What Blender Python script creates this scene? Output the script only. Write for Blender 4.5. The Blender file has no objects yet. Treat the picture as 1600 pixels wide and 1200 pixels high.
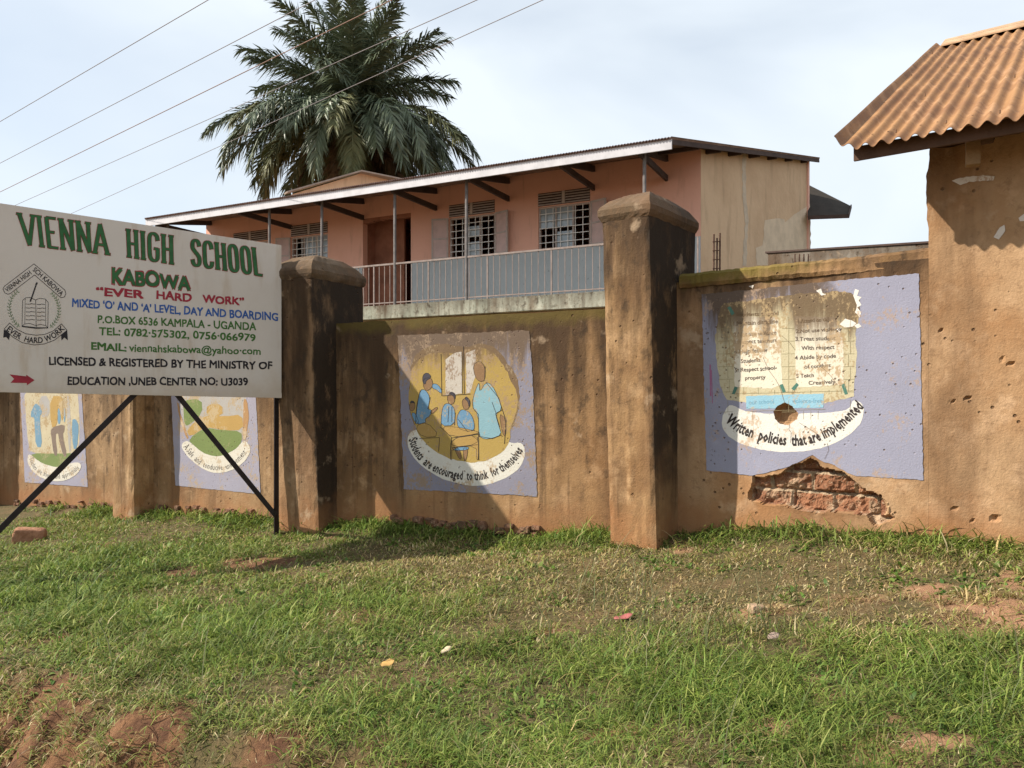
import bpy, bmesh, math, random
import numpy as np
from mathutils import Vector, Matrix
from mathutils.geometry import tessellate_polygon, delaunay_2d_cdt

random.seed(7); rng = np.random.default_rng(11)
S = bpy.context.scene
C = S.collection
R = math.radians

# ---------------------------------------------------------------- camera, light, exposure
FPX, HOR = 1200.0, 616.0            # focal length and horizon in photo pixels
cd = bpy.data.cameras.new('camera'); cam = bpy.data.objects.new('camera', cd); C.objects.link(cam)
cam.location = (0, 0, 0); cam.rotation_euler = (R(90), 0, 0)
cd.sensor_width = 36; cd.lens = 27; cd.shift_y = 0.01; cd.clip_start = .05; cd.clip_end = 3000
S.camera = cam
SUN_AZ, SUN_EL = -2.5, 37.5
sdir = Vector((-math.cos(R(SUN_AZ))*math.cos(R(SUN_EL)), math.sin(R(SUN_AZ))*math.cos(R(SUN_EL)), math.sin(R(SUN_EL))))
ld = bpy.data.lights.new('sun', 'SUN'); lo = bpy.data.objects.new('sun', ld); C.objects.link(lo)
ld.energy = 5.0; ld.angle = R(.6); ld.color = (1, .93, .82)
lo.rotation_euler = (-sdir).to_track_quat('-Z', 'Y').to_euler(); lo.location = (-20, 0, 20)
S.view_settings.view_transform = 'Standard'; S.view_settings.look = 'None'
S.view_settings.exposure = 0.68; S.view_settings.gamma = 1
W = bpy.data.worlds.new('World'); S.world = W; W.use_nodes = True
nt = W.node_tree; nt.nodes.clear()
out = nt.nodes.new('ShaderNodeOutputWorld'); bg = nt.nodes.new('ShaderNodeBackground')
sky = nt.nodes.new('ShaderNodeTexSky'); sky.sky_type = 'NISHITA'; sky.sun_disc = False
sky.sun_elevation = R(SUN_EL); sky.sun_rotation = math.atan2(sdir.x, sdir.y); sky.air_density = 1.0; sky.dust_density = .6
tc = nt.nodes.new('ShaderNodeTexCoord'); mp = nt.nodes.new('ShaderNodeMapping'); mp.inputs['Scale'].default_value = (.9, .9, 2.2)
mp.inputs['Rotation'].default_value = (.1, .22, .3)
nz = nt.nodes.new('ShaderNodeTexNoise'); nz.inputs['Scale'].default_value = 1.7; nz.inputs['Detail'].default_value = 5; nz.inputs['Roughness'].default_value = .45
nz.inputs['Distortion'].default_value = .5
cr = nt.nodes.new('ShaderNodeValToRGB'); cr.color_ramp.elements[0].position = .36; cr.color_ramp.elements[0].color = (.52,)*3+(1,)
cr.color_ramp.elements[1].position = .66; cr.color_ramp.elements[1].color = (1.,)*3+(1,)
mx = nt.nodes.new('ShaderNodeMix'); mx.data_type = 'RGBA'; mx.inputs[7].default_value = (6.1, 6.65, 7.15, 1)
L = nt.links
L.new(tc.outputs['Generated'], mp.inputs['Vector']); L.new(mp.outputs[0], nz.inputs['Vector']); L.new(nz.outputs['Fac'], cr.inputs[0])
L.new(cr.outputs[0], mx.inputs[0]); L.new(sky.outputs[0], mx.inputs[6]); L.new(mx.outputs[2], bg.inputs[0]); bg.inputs[1].default_value = .094
L.new(bg.outputs[0], out.inputs[0])

# ---------------------------------------------------------------- planes of the place
class Plane:
    """vertical plane: origin (x,y), horizontal direction to the right, normal towards the viewer"""
    def __init__(s, o, d):
        s.o = Vector((o[0], o[1], 0)); s.d = Vector((d[0], d[1], 0)).normalized(); s.n = Vector((s.d.y, -s.d.x, 0))
    def p(s, u, z, v=0): return s.o + s.d*u + s.n*v + Vector((0, 0, z))
    def hit(s, x, y, v=0):
        r = Vector(((x-800)/FPX, 1, (HOR-y)/FPX)); k = (s.o+s.n*v).dot(s.n)/r.dot(s.n); q = r*k
        return (q-s.o).dot(s.d), q.z
    def px(s, x, y, v=0): u, z = s.hit(x, y, v); return s.p(u, z, v)
PA = Plane((.84, 7.2), (.887, -.4626))       # the long run of the boundary wall
PB = Plane((1.487, 6.86), (.796, -.605))     # the last panel and the gatehouse
ED = 2.0
PE = Plane((-2.67, 17.8), (.891, -.4535))    # eave / veranda edge of the school block
PW = Plane((-2.67+.4535*ED, 17.8+.891*ED), (.891, -.4535))   # front wall of the school block
def at(x, y, d): return Vector(((x-800)/FPX*d, d, (HOR-y)/FPX*d))

# ---------------------------------------------------------------- small value noise for shaping
_perm = rng.permutation(512)
def vnoise(x, y, s=1.0, seed=0):
    x = np.asarray(x, float)/s+37.3+seed*11.7; y = np.asarray(y, float)/s+91.1+seed*5.3
    xi = np.floor(x).astype(int); yi = np.floor(y).astype(int); fx = x-xi; fy = y-yi
    fx = fx*fx*(3-2*fx); fy = fy*fy*(3-2*fy)
    def h(a, b): return _perm[(_perm[a % 512]+b) % 512]/511.0
    return (h(xi, yi)*(1-fx)+h(xi+1, yi)*fx)*(1-fy)+(h(xi, yi+1)*(1-fx)+h(xi+1, yi+1)*fx)*fy
def fbm(x, y, s, seed=0, o=4):
    t = 0; a = 1; n = 0
    for k in range(o): t = t+a*vnoise(x, y, s/2**k, seed+k); n += a; a *= .5
    return t/n
def sstep(a, b, x): t = np.clip((x-a)/(b-a), 0, 1); return t*t*(3-2*t)

# ---------------------------------------------------------------- object helpers
def link(name, me, m=None, parent=None):
    o = bpy.data.objects.new(name, me); C.objects.link(o)
    if m is not None and me is not None: me.materials.append(m)
    if parent is not None: o.parent = parent; o.matrix_parent_inverse = Matrix.Translation(-Vector(parent_loc(parent)))
    return o
def parent_loc(p):     # parts sit at the world origin under their thing's Empty
    return Vector(p.location) if p.parent is None else Vector((0, 0, 0))
def tag(o, label=None, cat=None, group=None, kind=None):
    if label: o['label'] = label
    if cat: o['category'] = cat
    if group: o['group'] = group
    if kind: o['kind'] = kind
    return o
def thing(name, loc, label, cat, group=None):
    o = bpy.data.objects.new(name, None); C.objects.link(o); o.location = loc; o.empty_display_size = .2
    return tag(o, label, cat, group)
class MB:
    """collects world-space geometry for ONE mesh object"""
    def __init__(s): s.v = []; s.f = []; s.sm = False
    def add(s, vs, fs):
        b = len(s.v); s.v += [tuple(v) for v in vs]; s.f += [tuple(i+b for i in f) for f in fs]
    def hexa(s, b, t):  # bottom 4 + top 4 (same order)
        s.add(list(b)+list(t), [(3,2,1,0),(4,5,6,7),(0,1,5,4),(1,2,6,5),(2,3,7,6),(3,0,4,7)])
    def pbox(s, P, u0, u1, z0, z1, v0, v1):
        s.hexa([P.p(u0,z0,v1),P.p(u1,z0,v1),P.p(u1,z0,v0),P.p(u0,z0,v0)], [P.p(u0,z1,v1),P.p(u1,z1,v1),P.p(u1,z1,v0),P.p(u0,z1,v0)])
    def bar(s, a, b, w, h=None, up=Vector((0,0,1))):
        a = Vector(a); b = Vector(b); h = h or w; d = (b-a).normalized()
        if abs(d.dot(up)) > .98: up = Vector((.9,-.45,0))
        sx = d.cross(up).normalized()*w/2; sz = sx.cross(d).normalized()*h/2
        s.hexa([a-sx-sz,a+sx-sz,a+sx+sz,a-sx+sz],[b-sx-sz,b+sx-sz,b+sx+sz,b-sx+sz])
    def tube(s, pts, r, n=8, cap=True):
        pts = [Vector(p) for p in pts]; rs = r if isinstance(r, (list, tuple)) else [r]*len(pts)
        b = len(s.v); up = Vector((0,0,1))
        for i, p in enumerate(pts):
            d = (pts[min(i+1,len(pts)-1)]-pts[max(i-1,0)]).normalized()
            u = up if abs(d.dot(up)) < .95 else Vector((1,0,0)); x = d.cross(u).normalized(); y = x.cross(d)
            for k in range(n):
                a = 2*math.pi*k/n; s.v.append(tuple(p+(x*math.cos(a)+y*math.sin(a))*rs[i]))
        for i in range(len(pts)-1):
            for k in range(n):
                k2 = (k+1) % n; s.f.append((b+i*n+k, b+i*n+k2, b+(i+1)*n+k2, b+(i+1)*n+k))
        if cap: s.f.append(tuple(b+k for k in range(n))[::-1]); e = b+(len(pts)-1)*n; s.f.append(tuple(e+k for k in range(n)))
    def build(s, name, m, parent=None, smooth=False, bevel=0):
        me = bpy.data.meshes.new(name); me.from_pydata(s.v, [], s.f)
        bm = bmesh.new(); bm.from_mesh(me); bmesh.ops.recalc_face_normals(bm, faces=bm.faces)
        if bevel: bmesh.ops.bevel(bm, geom=list(bm.edges), offset=bevel, segments=2, affect='EDGES', clamp_overlap=True)
        bm.to_mesh(me); bm.free(); me.update()
        if smooth:
            me.polygons.foreach_set('use_smooth', [True]*len(me.polygons))
        return link(name, me, m, parent)

# ---------------------------------------------------------------- materials
class NT:
    def __init__(s, name, rough=.9):
        s.m = bpy.data.materials.new(name); s.m.use_nodes = True; s.t = s.m.node_tree; s.b = s.t.nodes['Principled BSDF']
        s.b.inputs['Roughness'].default_value = rough; s.b.inputs['Specular IOR Level'].default_value = .25
        s.pos = s.t.nodes.new('ShaderNodeNewGeometry').outputs['Position']; s.col = None
    def n(s, t): return s.t.nodes.new('ShaderNode'+t)
    def l(s, a, b): s.t.links.new(a, b)
    def vec(s, scale=(1,1,1)):
        m = s.n('Mapping'); m.inputs['Scale'].default_value = scale; s.l(s.pos, m.inputs['Vector']); return m.outputs[0]
    def noise(s, scale, detail=5, stretch=(1,1,1), rough=.6, off=0):
        m = s.n('Mapping'); m.inputs['Scale'].default_value = stretch; m.inputs['Location'].default_value = (off, off*1.7, off*.6); s.l(s.pos, m.inputs['Vector'])
        x = s.n('TexNoise'); x.inputs['Scale'].default_value = scale; x.inputs['Detail'].default_value = detail; x.inputs['Roughness'].default_value = rough
        s.l(m.outputs[0], x.inputs['Vector']); return x.outputs['Fac']
    def ramp(s, v, lo, hi, a=0., b=1.):
        r = s.n('MapRange'); r.interpolation_type = 'SMOOTHSTEP'
        for k, q in zip((1,2,3,4), (lo,hi,a,b)): r.inputs[k].default_value = q
        s.l(v, r.inputs[0]); return r.outputs[0]
    def math(s, op, a, b=None):
        m = s.n('Math'); m.operation = op
        for i, q in enumerate((a, b)):
            if q is None: continue
            if isinstance(q, (int, float)): m.inputs[i].default_value = q
            else: s.l(q, m.inputs[i])
        return m.outputs[0]
    def z(s): x = s.n('SeparateXYZ'); s.l(s.pos, x.inputs[0]); return x.outputs[2]
    def base(s, c): s.col = tuple(c)+(1,); return s
    def mix(s, fac, c):
        m = s.n('Mix'); m.data_type = 'RGBA'
        if isinstance(fac, (int, float)): m.inputs[0].default_value = fac
        else: s.l(fac, m.inputs[0])
        if isinstance(s.col, tuple): m.inputs[6].default_value = s.col
        else: s.l(s.col, m.inputs[6])
        if isinstance(c, tuple): m.inputs[7].default_value = c+(1,)
        else: s.l(c, m.inputs[7])
        s.col = m.outputs[2]; return s
    def bump(s, h, dist=.01, st=1.):
        b = s.n('Bump'); b.inputs['Strength'].default_value = st; b.inputs['Distance'].default_value = dist; s.l(h, b.inputs['Height'])
        if getattr(s, 'nrm', None) is not None: s.l(s.nrm, b.inputs['Normal'])
        s.nrm = b.outputs[0]; return s
    def done(s):
        if isinstance(s.col, tuple): s.b.inputs['Base Color'].default_value = s.col
        elif s.col is not None: s.l(s.col, s.b.inputs['Base Color'])
        if getattr(s, 'nrm', None) is not None: s.l(s.nrm, s.b.inputs['Normal'])
        return s.m
def plain(name, c, rough=.7, var=.25, scale=6, bump=0, metal=0):
    t = NT(name, rough).base(c); d = tuple(q*(1-var) for q in c)
    t.mix(t.ramp(t.noise(scale), .35, .7), d)
    if bump: t.bump(t.noise(scale*8), bump)
    t.b.inputs['Metallic'].default_value = metal
    return t.done()

def plaster(name, ztop, light=(.40,.245,.125), mid=(.27,.145,.065), stain=.8, zbot=-1.4, stain_h=.9, off=0., moss=.0, side=None):
    t = NT(name, .95).base(light)
    t.mix(t.ramp(t.noise(1.3, 6, off=off), .38, .66), mid)
    t.mix(t.ramp(t.noise(4, 7, rough=.65, off=off+3), .50, .66, 0, .75), tuple(min(1, q*1.2+.025) for q in light))
    t.mix(t.ramp(t.noise(16, 6, rough=.7, off=off+13), .52, .66, 0, .45), (.20,.115,.06))
    t.mix(t.ramp(t.noise(.9, 5, (2.2,2.2,.5), off=off+5), .46, .66, 0, .7), (.135,.075,.038))
    z = t.z()
    # damp black growth that runs down from the top, in streaks
    st = t.noise(1.5, 7, (3.2,3.2,.45), .62, off=off+8)
    h = t.math('ADD', t.math('DIVIDE', t.math('SUBTRACT', ztop, z), stain_h), t.math('MULTIPLY', t.math('SUBTRACT', st, .5), -2.2))
    t.mix(t.ramp(h, .0, 1.0, stain, 0.), (.047,.027,.0145))
    t.mix(t.math('MULTIPLY', t.ramp(t.noise(1.6, 6, (5.5,5.5,.22), .6, off=off+17), .53, .64, 0, .65*stain), t.ramp(h, .6, 2.6, 1, .15)), (.075,.043,.023))
    blot = t.noise(9, 6, (1,1,.7), .65, off=off+9)
    t.mix(t.math('MULTIPLY', t.ramp(h, .2, 1.5, .8, 0.), t.ramp(blot, .52, .66)), (.05,.032,.019))
    if moss:
        hm = t.math('ADD', t.math('DIVIDE', t.math('SUBTRACT', ztop, z), .16), t.math('MULTIPLY', t.math('SUBTRACT', t.noise(4, 5, off=off), .5), 2.4))
        xs = t.n('SeparateXYZ'); t.l(t.pos, xs.inputs[0])
        t.mix(t.math('MULTIPLY', t.ramp(hm, .1, 1.0, moss, 0.), t.ramp(xs.outputs[0], 1.9, 2.8, 1, 0)), (.15,.115,.022))
    if side:     # dark side turned from the sun: black growth plus painted-in shade, ragged at the corner
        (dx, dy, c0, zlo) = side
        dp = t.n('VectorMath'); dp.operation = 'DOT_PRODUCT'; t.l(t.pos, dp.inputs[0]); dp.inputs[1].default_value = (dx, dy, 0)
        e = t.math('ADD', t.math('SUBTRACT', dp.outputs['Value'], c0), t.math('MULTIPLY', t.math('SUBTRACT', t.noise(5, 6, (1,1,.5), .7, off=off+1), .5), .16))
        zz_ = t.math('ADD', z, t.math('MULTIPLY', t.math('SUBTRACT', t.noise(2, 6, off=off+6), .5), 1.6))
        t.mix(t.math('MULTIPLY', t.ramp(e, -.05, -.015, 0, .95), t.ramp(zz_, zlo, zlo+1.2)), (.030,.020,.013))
    # red mud splashed up from the ground
    hb = t.math('ADD', t.math('DIVIDE', t.math('SUBTRACT', z, zbot), .5), t.math('MULTIPLY', t.math('SUBTRACT', t.noise(3, 5, off=off+2), .5), 1.8))
    t.mix(t.ramp(hb, .0, 1.0, .7, 0.), (.30,.135,.055))
    t.mix(t.ramp(t.noise(2.3, 5, off=off+15), .62, .70, 0, .55), (.44,.32,.21))
    # pits
    vo = t.n('TexVoronoi'); vo.inputs['Scale'].default_value = 11; t.l(t.vec(), vo.inputs['Vector'])
    pit = t.math('MULTIPLY', t.ramp(vo.outputs['Distance'], .06, .16, 1, 0), t.ramp(t.noise(2.1, 3, off=off+4), .5, .6))
    t.mix(t.math('MULTIPLY', pit, .8), (.10,.05,.025))
    t.bump(t.noise(16, 5, rough=.6), .007, .7); t.bump(t.noise(60, 5, rough=.7), .006, .9); t.bump(t.math('MULTIPLY', pit, -1.), .014)
    return t.done()

def paint(name, c, wear=.35, wcol=(.30,.19,.10), zt=None, th=.5, wscale=14, stain=(.13,.085,.05), bumpy=True, xcut=None):
    t = NT(name, .85).base(c)
    t.mix(t.ramp(t.noise(2.2, 5), .35, .7, 0, .35), tuple(q*.8 for q in c))
    t.mix(t.ramp(t.noise(6, 4, off=7), .55, .8, 0, .4), tuple(min(1, q*1.18+.02) for q in c))
    if zt is not None:
        st = t.noise(2.0, 7, (4,4,.5), .65, off=3)
        h = t.math('ADD', t.math('DIVIDE', t.math('SUBTRACT', zt, t.z()), th), t.math('MULTIPLY', t.math('SUBTRACT', st, .5), -2.6))
        sf = t.ramp(h, .1, .8, .92, 0.)
        if xcut: xs = t.n('SeparateXYZ'); t.l(t.pos, xs.inputs[0]); sf = t.math('MULTIPLY', sf, t.ramp(t.math('ADD', xs.outputs[0], t.math('MULTIPLY', t.math('SUBTRACT', t.noise(7, 5), .5), .3)), xcut-.06, xcut+.06, 1, 0))
        t.mix(sf, stain)
    if wear:
        nn = t.math('ADD', t.math('MULTIPLY', t.noise(wscale*.3, 5, off=2), .55), t.math('MULTIPLY', t.noise(wscale*3.2, 5, (1,1,.7), .7, off=6), .45))
        t.mix(t.ramp(nn, .585-.16*wear, .645-.14*wear, 0, min(.9, .45+wear)), wcol)
    if bumpy:
        vo = t.n('TexVoronoi'); vo.inputs['Scale'].default_value = 20; t.l(t.vec(), vo.inputs['Vector'])
        pit = t.math('MULTIPLY', t.ramp(vo.outputs['Distance'], .08, .2, 1, 0), t.ramp(t.noise(3.1, 3, off=4), .5, .58)); t.mix(t.math('MULTIPLY', pit, .75), (.17,.11,.08)); t.bump(t.math('MULTIPLY', pit, -1.), .008)
    if bumpy: t.bump(t.noise(70, 5, rough=.7), .005, .7)
    return t.done()

def corrugated_mat(name, c, rust, amt=.6, metal=.0):
    t = NT(name, .65).base(c)
    t.mix(t.ramp(t.noise(1.6, 6), .4, .65, 0, amt), rust); t.mix(t.ramp(t.noise(3.5, 6, (2.2,.5,.5)), .5, .64, 0, .55), tuple(min(1, q*1.3+.04) for q in c)); t.mix(t.ramp(t.noise(30, 5, rough=.7), .58, .7, 0, .3), tuple(q*.55 for q in rust)); t.mix(t.ramp(t.noise(12, 5), .55, .7, 0, .5), tuple(q*.6 for q in rust))
    t.b.inputs['Metallic'].default_value = metal; t.bump(t.noise(40), .002); return t.done()

# ---------------------------------------------------------------- ground shape
GX = [-400, -60, -20, -9, -6, -2.9, 0.2, 1.0, 3.1, 3.6, 8, 20, 60, 400]
GZ = [-6, -3.2, -2.1, -1.74, -1.68, -1.60, -1.43, -1.34, -1.07, -1.03, -.85, -.6, -.2, 1]
nA = PA.n
def vA(x, y): return (x-PA.o.x)*nA.x+(y-PA.o.y)*nA.y
def uA(x, y): return (x-PA.o.x)*PA.d.x+(y-PA.o.y)*PA.d.y
def ground(x, y, fine=True):
    x = np.asarray(x, float); y = np.asarray(y, float)
    z = np.interp(x, GX, GZ); v = vA(x, y); u = uA(x, y)
    near = np.exp(-(np.hypot(x, y-5)/14)**2)
    z = z-.02*np.clip(v, 0, 6)
    z = z+.09*sstep(.5, 0, v)*sstep(-.5, .2, v)*near                      # soil and turf banked against the wall
    crest = 4.0+.35*(fbm(u, v*.3, .9, 3)-.5)+.3*(fbm(u, v*.2, 2.6, 8)-.5)
    z = z-.62*sstep(0, .75, v-crest)-.12*sstep(.7, 2.5, v-crest)
    if fine:
        z = z+near*((fbm(x, y, 1.4, 1)-.5)*.13+(fbm(x, y, .3, 5)-.5)*.055)
        bank = sstep(0, .3, v-crest)*sstep(1.3, .7, v-crest)*near
        z = z+bank*((fbm(u, v*.5, .35, 12)-.5)*.26+(fbm(x, y, .12, 15)-.5)*.11+(fbm(x, y, .04, 16)-.5)*.04+(fbm(u, v*.22, .14, 17)-.5)*.16)
    return z
def gpx(x, y):
    d = np.linspace(1.5, 14, 2500); X = (x-800)/FPX*d; Z = (HOR-y)/FPX*d; g = ground(X, d)
    i = np.argmax(Z < g); return Vector((X[i], d[i], g[i]))
# bare and dry patches, measured as spots on the ground
def spot(cx, cy, rx, ry): p = gpx(cx, cy); return (p.x, p.y, rx*p.y/FPX, ry*p.y/FPX*p.y/1.4)
SPOTS = [spot(1190,955,75,14), spot(1560,945,150,46), spot(1590,868,60,12), spot(525,972,58,13), spot(360,886,80,9), spot(90,1000,80,10), spot(860,985,40,8), spot(1420,1165,70,12), spot(950,1150,60,14), spot(60,1120,90,40), spot(230,1165,70,26), spot(440,1150,70,22)]
def bare(x, y):
    x = np.asarray(x, float); y = np.asarray(y, float); m = np.zeros_like(x)
    wob = 1.1*(fbm(x, y, .35, 21)-.5)*2+.7*(fbm(x, y, .06, 23)-.5)
    for (a, b, rx, ry) in SPOTS:
        q = np.hypot((x-a)/rx, (y-b)/ry)+wob; m = np.maximum(m, sstep(1.15, .65, q))
    v = vA(x, y); u = uA(x, y)
    crest = 4.0+.35*(fbm(u, v*.3, .9, 3)-.5)+.3*(fbm(u, v*.2, 2.6, 8)-.5)
    m = np.maximum(m, sstep(.0, .3, v-crest)*sstep(.42, .56, fbm(x, y, .42, 30)+.06*(u < 1.2)-.04*(u > 2)))
    m = np.maximum(m, .85*sstep(.72, .80, fbm(x, y, .55, 40)))
    return m
def dry(x, y):
    v = vA(x, y); u = uA(x, y)
    d = .25+.9*(fbm(x, y, 1.2, 50)-.5)
    d = d+.75*np.exp(-((x-1.9)/2.3)**2-((v-1.4)/1.0)**2)+.25*np.exp(-((x+1.2)/2)**2-((v-1.7)/.8)**2)
    d = d-.35*np.exp(-((x+3.6)/1.6)**2-((v-1.6)/.9)**2)-.5*sstep(.5, .15, v)-.25*np.exp(-((v-3.0)/.8)**2)
    return np.clip(d, 0, 1)

def grid_lines(a, b, fine, far):
    c = list(np.arange(a, b+1e-6, fine)); s = fine; x = a; lo_ = []
    while x > -far: s *= 1.35; x -= s; lo_.append(x)
    s = fine; x = b; hi_ = []
    while x < far: s *= 1.35; x += s; hi_.append(x)
    return np.array(lo_[::-1]+c+hi_)
gx = grid_lines(-8.0, 6.5, .045, 900); gy = grid_lines(1.2, 11.0, .045, 900)
XX, YY = np.meshgrid(gx, gy); ZZ = ground(XX, YY); ny, nx = XX.shape
me = bpy.data.meshes.new('ground')
idx = np.arange(nx*ny).reshape(ny, nx)
quads = np.stack([idx[:-1,:-1], idx[:-1,1:], idx[1:,1:], idx[1:,:-1]], -1).reshape(-1, 4)
me.vertices.add(nx*ny); me.vertices.foreach_set('co', np.stack([XX, YY, ZZ], -1).ravel())
me.loops.add(quads.size); me.loops.foreach_set('vertex_index', quads.ravel())
me.polygons.add(len(quads)); me.polygons.foreach_set('loop_start', np.arange(0, quads.size, 4)); me.polygons.foreach_set('loop_total', np.full(len(quads), 4))
me.polygons.foreach_set('use_smooth', np.ones(len(quads), bool)); me.update(); me.validate()
at_ = me.attributes.new('soil', 'FLOAT', 'POINT'); at_.data.foreach_set('value', bare(XX, YY).ravel().astype(np.float32))
t = NT('earth', .97).base((.12,.09,.04))
t.mix(t.ramp(t.noise(14, 6), .4, .65), (.08,.07,.026)); t.mix(t.ramp(t.noise(3, 5), .45, .7, 0, .6), (.19,.115,.058))
att = t.n('Attribute'); att.attribute_name = 'soil'
red = t.n('Mix'); red.data_type = 'RGBA'; red.inputs[6].default_value = (.23,.115,.055,1); red.inputs[7].default_value = (.105,.048,.025,1)
t.l(t.ramp(t.noise(7, 7, rough=.7), .38, .62), red.inputs[0])
pal = t.n('Mix'); pal.data_type = 'RGBA'; xs = t.n('SeparateXYZ'); t.l(t.pos, xs.inputs[0]); t.l(t.ramp(xs.outputs[0], .2, 1.2, 0, .75), pal.inputs[0]); t.l(red.outputs[2], pal.inputs[6]); pal.inputs[7].default_value = (.40,.22,.125,1)   # dusty, trodden earth on the gate side
t.mix(att.outputs['Fac'], pal.outputs[2])
t.mix(t.ramp(t.noise(60, 4, off=3), .60, .72, 0, .4), (.28,.16,.09))
t.bump(t.noise(30, 7, rough=.7), .03, .9); t.bump(t.noise(130, 3), .006, .9)
g = link('ground', me, t.done()); tag(g, 'red earth verge under the grass, dropping in a bank towards the road', 'ground', kind='structure')

# ---------------------------------------------------------------- grass
def blades(n, xr, yr, keep, length, width, curl, colfn, seed):
    r = np.random.default_rng(seed)
    x = r.uniform(*xr, n); y = r.uniform(*yr, n)
    d = np.hypot(x, y); k = keep(x, y, d) > r.random(n); x = x[k]; y = y[k]; d = d[k]; n = len(x)
    z = ground(x, y)-.004
    Ln = length(x, y, r, n); wd = width*(1+.25*(d-3).clip(0, 6))*r.uniform(.6, 1.4, n)
    a = r.uniform(0, 2*np.pi, n); lean = np.abs(r.normal(.35, .35, n)).clip(0, 1.25); cl = curl*r.uniform(.4, 1.5, n)
    hx = np.cos(a); hy = np.sin(a); b = a+np.pi/2+r.uniform(-.7, .7, n); px = np.cos(b)*wd/2; py = np.sin(b)*wd/2
    def pos(t, w):
        ang = lean+cl*t; rr = Ln*t
        cx = x+hx*np.sin(ang)*rr; cy = y+hy*np.sin(ang)*rr; cz = z+np.cos(np.minimum(ang, 1.75))*rr
        return np.stack([cx-px*w, cy-py*w, cz], -1), np.stack([cx+px*w, cy+py*w, cz], -1)
    A, B = pos(0, .8); A1, B1 = pos(.45, 1.0); A2, B2 = pos(.78, .6); T, _ = pos(1., 0)
    co = np.stack([A, B, A1, B1, A2, B2, T], 1).reshape(-1, 3)
    col = np.repeat(colfn(x, y, r, n), 7, 0)
    o = np.arange(n)[:, None]*7
    q = np.concatenate([o+np.array([[0,1,3,2]]), o+np.array([[2,3,5,4]])], 1).reshape(-1, 4); tr = o+np.array([[4,5,6]])
    return co, q, tr, col
def fr(x, y, d):      # only what the lens and a step to either side could see
    return (np.abs(x) < .78*y+1.6) & (vA(x, y) > -.02) & ((x-PB.o.x)*PB.n.x+(y-PB.o.y)*PB.n.y > -.02)
greens = np.array([(.14,.205,.033),(.19,.245,.045),(.10,.165,.03),(.25,.275,.07)]); drys = np.array([(.44,.33,.155),(.34,.25,.105),(.50,.41,.23),(.24,.175,.075)])
def colr(x, y, r, n, f=1.0, add=0.):
    dd = dry(x, y)*f+add; tone = (.62+.76*fbm(x, y, .22, 140))[:, None]; isd = r.random(n) < (dd*.85)
    c = np.where(isd[:, None], drys[r.integers(0, 4, n)], greens[r.integers(0, 4, n)])
    yel = (.5*dd)[:, None]; c = np.where(isd[:, None], c, c*(1-yel)+np.array([.32,.27,.09])*yel)
    return c*tone*r.uniform(.65, 1.35, n)[:, None]
parts = []
def lush(x, y): return np.clip(1.35*(fbm(x, y, .8, 60)-.38)*2, 0, 1)
parts.append(blades(1100000, (-8,6.5), (1.9,10.5), lambda x,y,d: fr(x,y,d)*(1-.88*bare(x,y))*(.35+.65*lush(x,y))*np.clip((3.8/d)**1.1, 0, 1)*(1-.35*dry(x,y)),
    lambda x,y,r,n: r.uniform(.028,.085,n)*(1.25-.75*dry(x,y))*(.7+.7*lush(x,y)), .0042, .9, colr, 1))
parts.append(blades(340000, (-6,5), (2.0,8.5), lambda x,y,d: fr(x,y,d)*(1-bare(x,y))*sstep(.40,.66,fbm(x,y,.42,70))*(1-.95*sstep(.35,.6,dry(x,y)))*np.clip((4/d), 0, 1),
    lambda x,y,r,n: r.uniform(.06,.155,n)*(.8+.55*np.exp(-((vA(x,y)-3.1)/.9)**2)), .0044, 1.2, lambda x,y,r,n: colr(x,y,r,n,.45), 2))
# long weeds along the foot of the wall
def foot(x, y):
    va = vA(x, y); vb = (x-PB.o.x)*PB.n.x+(y-PB.o.y)*PB.n.y; return np.minimum(va, vb)
parts.append(blades(260000, (-8,5), (4.5,11), lambda x,y,d: fr(x,y,d)*sstep(.42,.06,foot(x,y))*sstep(.36,.6,fbm(x,y,.4,80))*.8,
    lambda x,y,r,n: r.uniform(.07,.24,n), .005, 1.0, lambda x,y,r,n: colr(x,y,r,n,.4), 3))
# tall thin seed stalks
parts.append(blades(5200, (-4.5,2.5), (2.6,6.5), lambda x,y,d: fr(x,y,d)*(1-bare(x,y))*sstep(.48,.66,fbm(x,y,.9,90))*np.exp(-((vA(x,y)-2.6)/1.1)**2),
    lambda x,y,r,n: r.uniform(.2,.42,n), .0028, .55, lambda x,y,r,n: np.where(r.random((n,1)) < .6, np.array([[.17,.17,.08]]), np.array([[.10,.13,.04]]))*r.uniform(.7,1.3,(n,1)), 4))
# low broad-leaved weeds between the grass
parts.append(blades(90000, (-7,6), (1.9,8.5), lambda x,y,d: fr(x,y,d)*(1-.8*bare(x,y))*sstep(.54,.68,fbm(x,y,.28,95))*np.clip(4/d,0,1),
    lambda x,y,r,n: r.uniform(.025,.07,n), .013, 1.1, lambda x,y,r,n: greens[r.integers(0,4,n)]*np.array([.8,.95,.9])*r.uniform(.6,1.2,n)[:,None], 6))
# small tufts that hold on to the bare soil
parts.append(blades(300000, (-6,4), (1.9,6.5), lambda x,y,d: fr(x,y,d)*bare(x,y)*sstep(.45,.56,fbm(x,y,.16,97)),
    lambda x,y,r,n: r.uniform(.04,.13,n), .0042, 1.2, lambda x,y,r,n: colr(x,y,r,n,.9,.1), 7))
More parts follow.
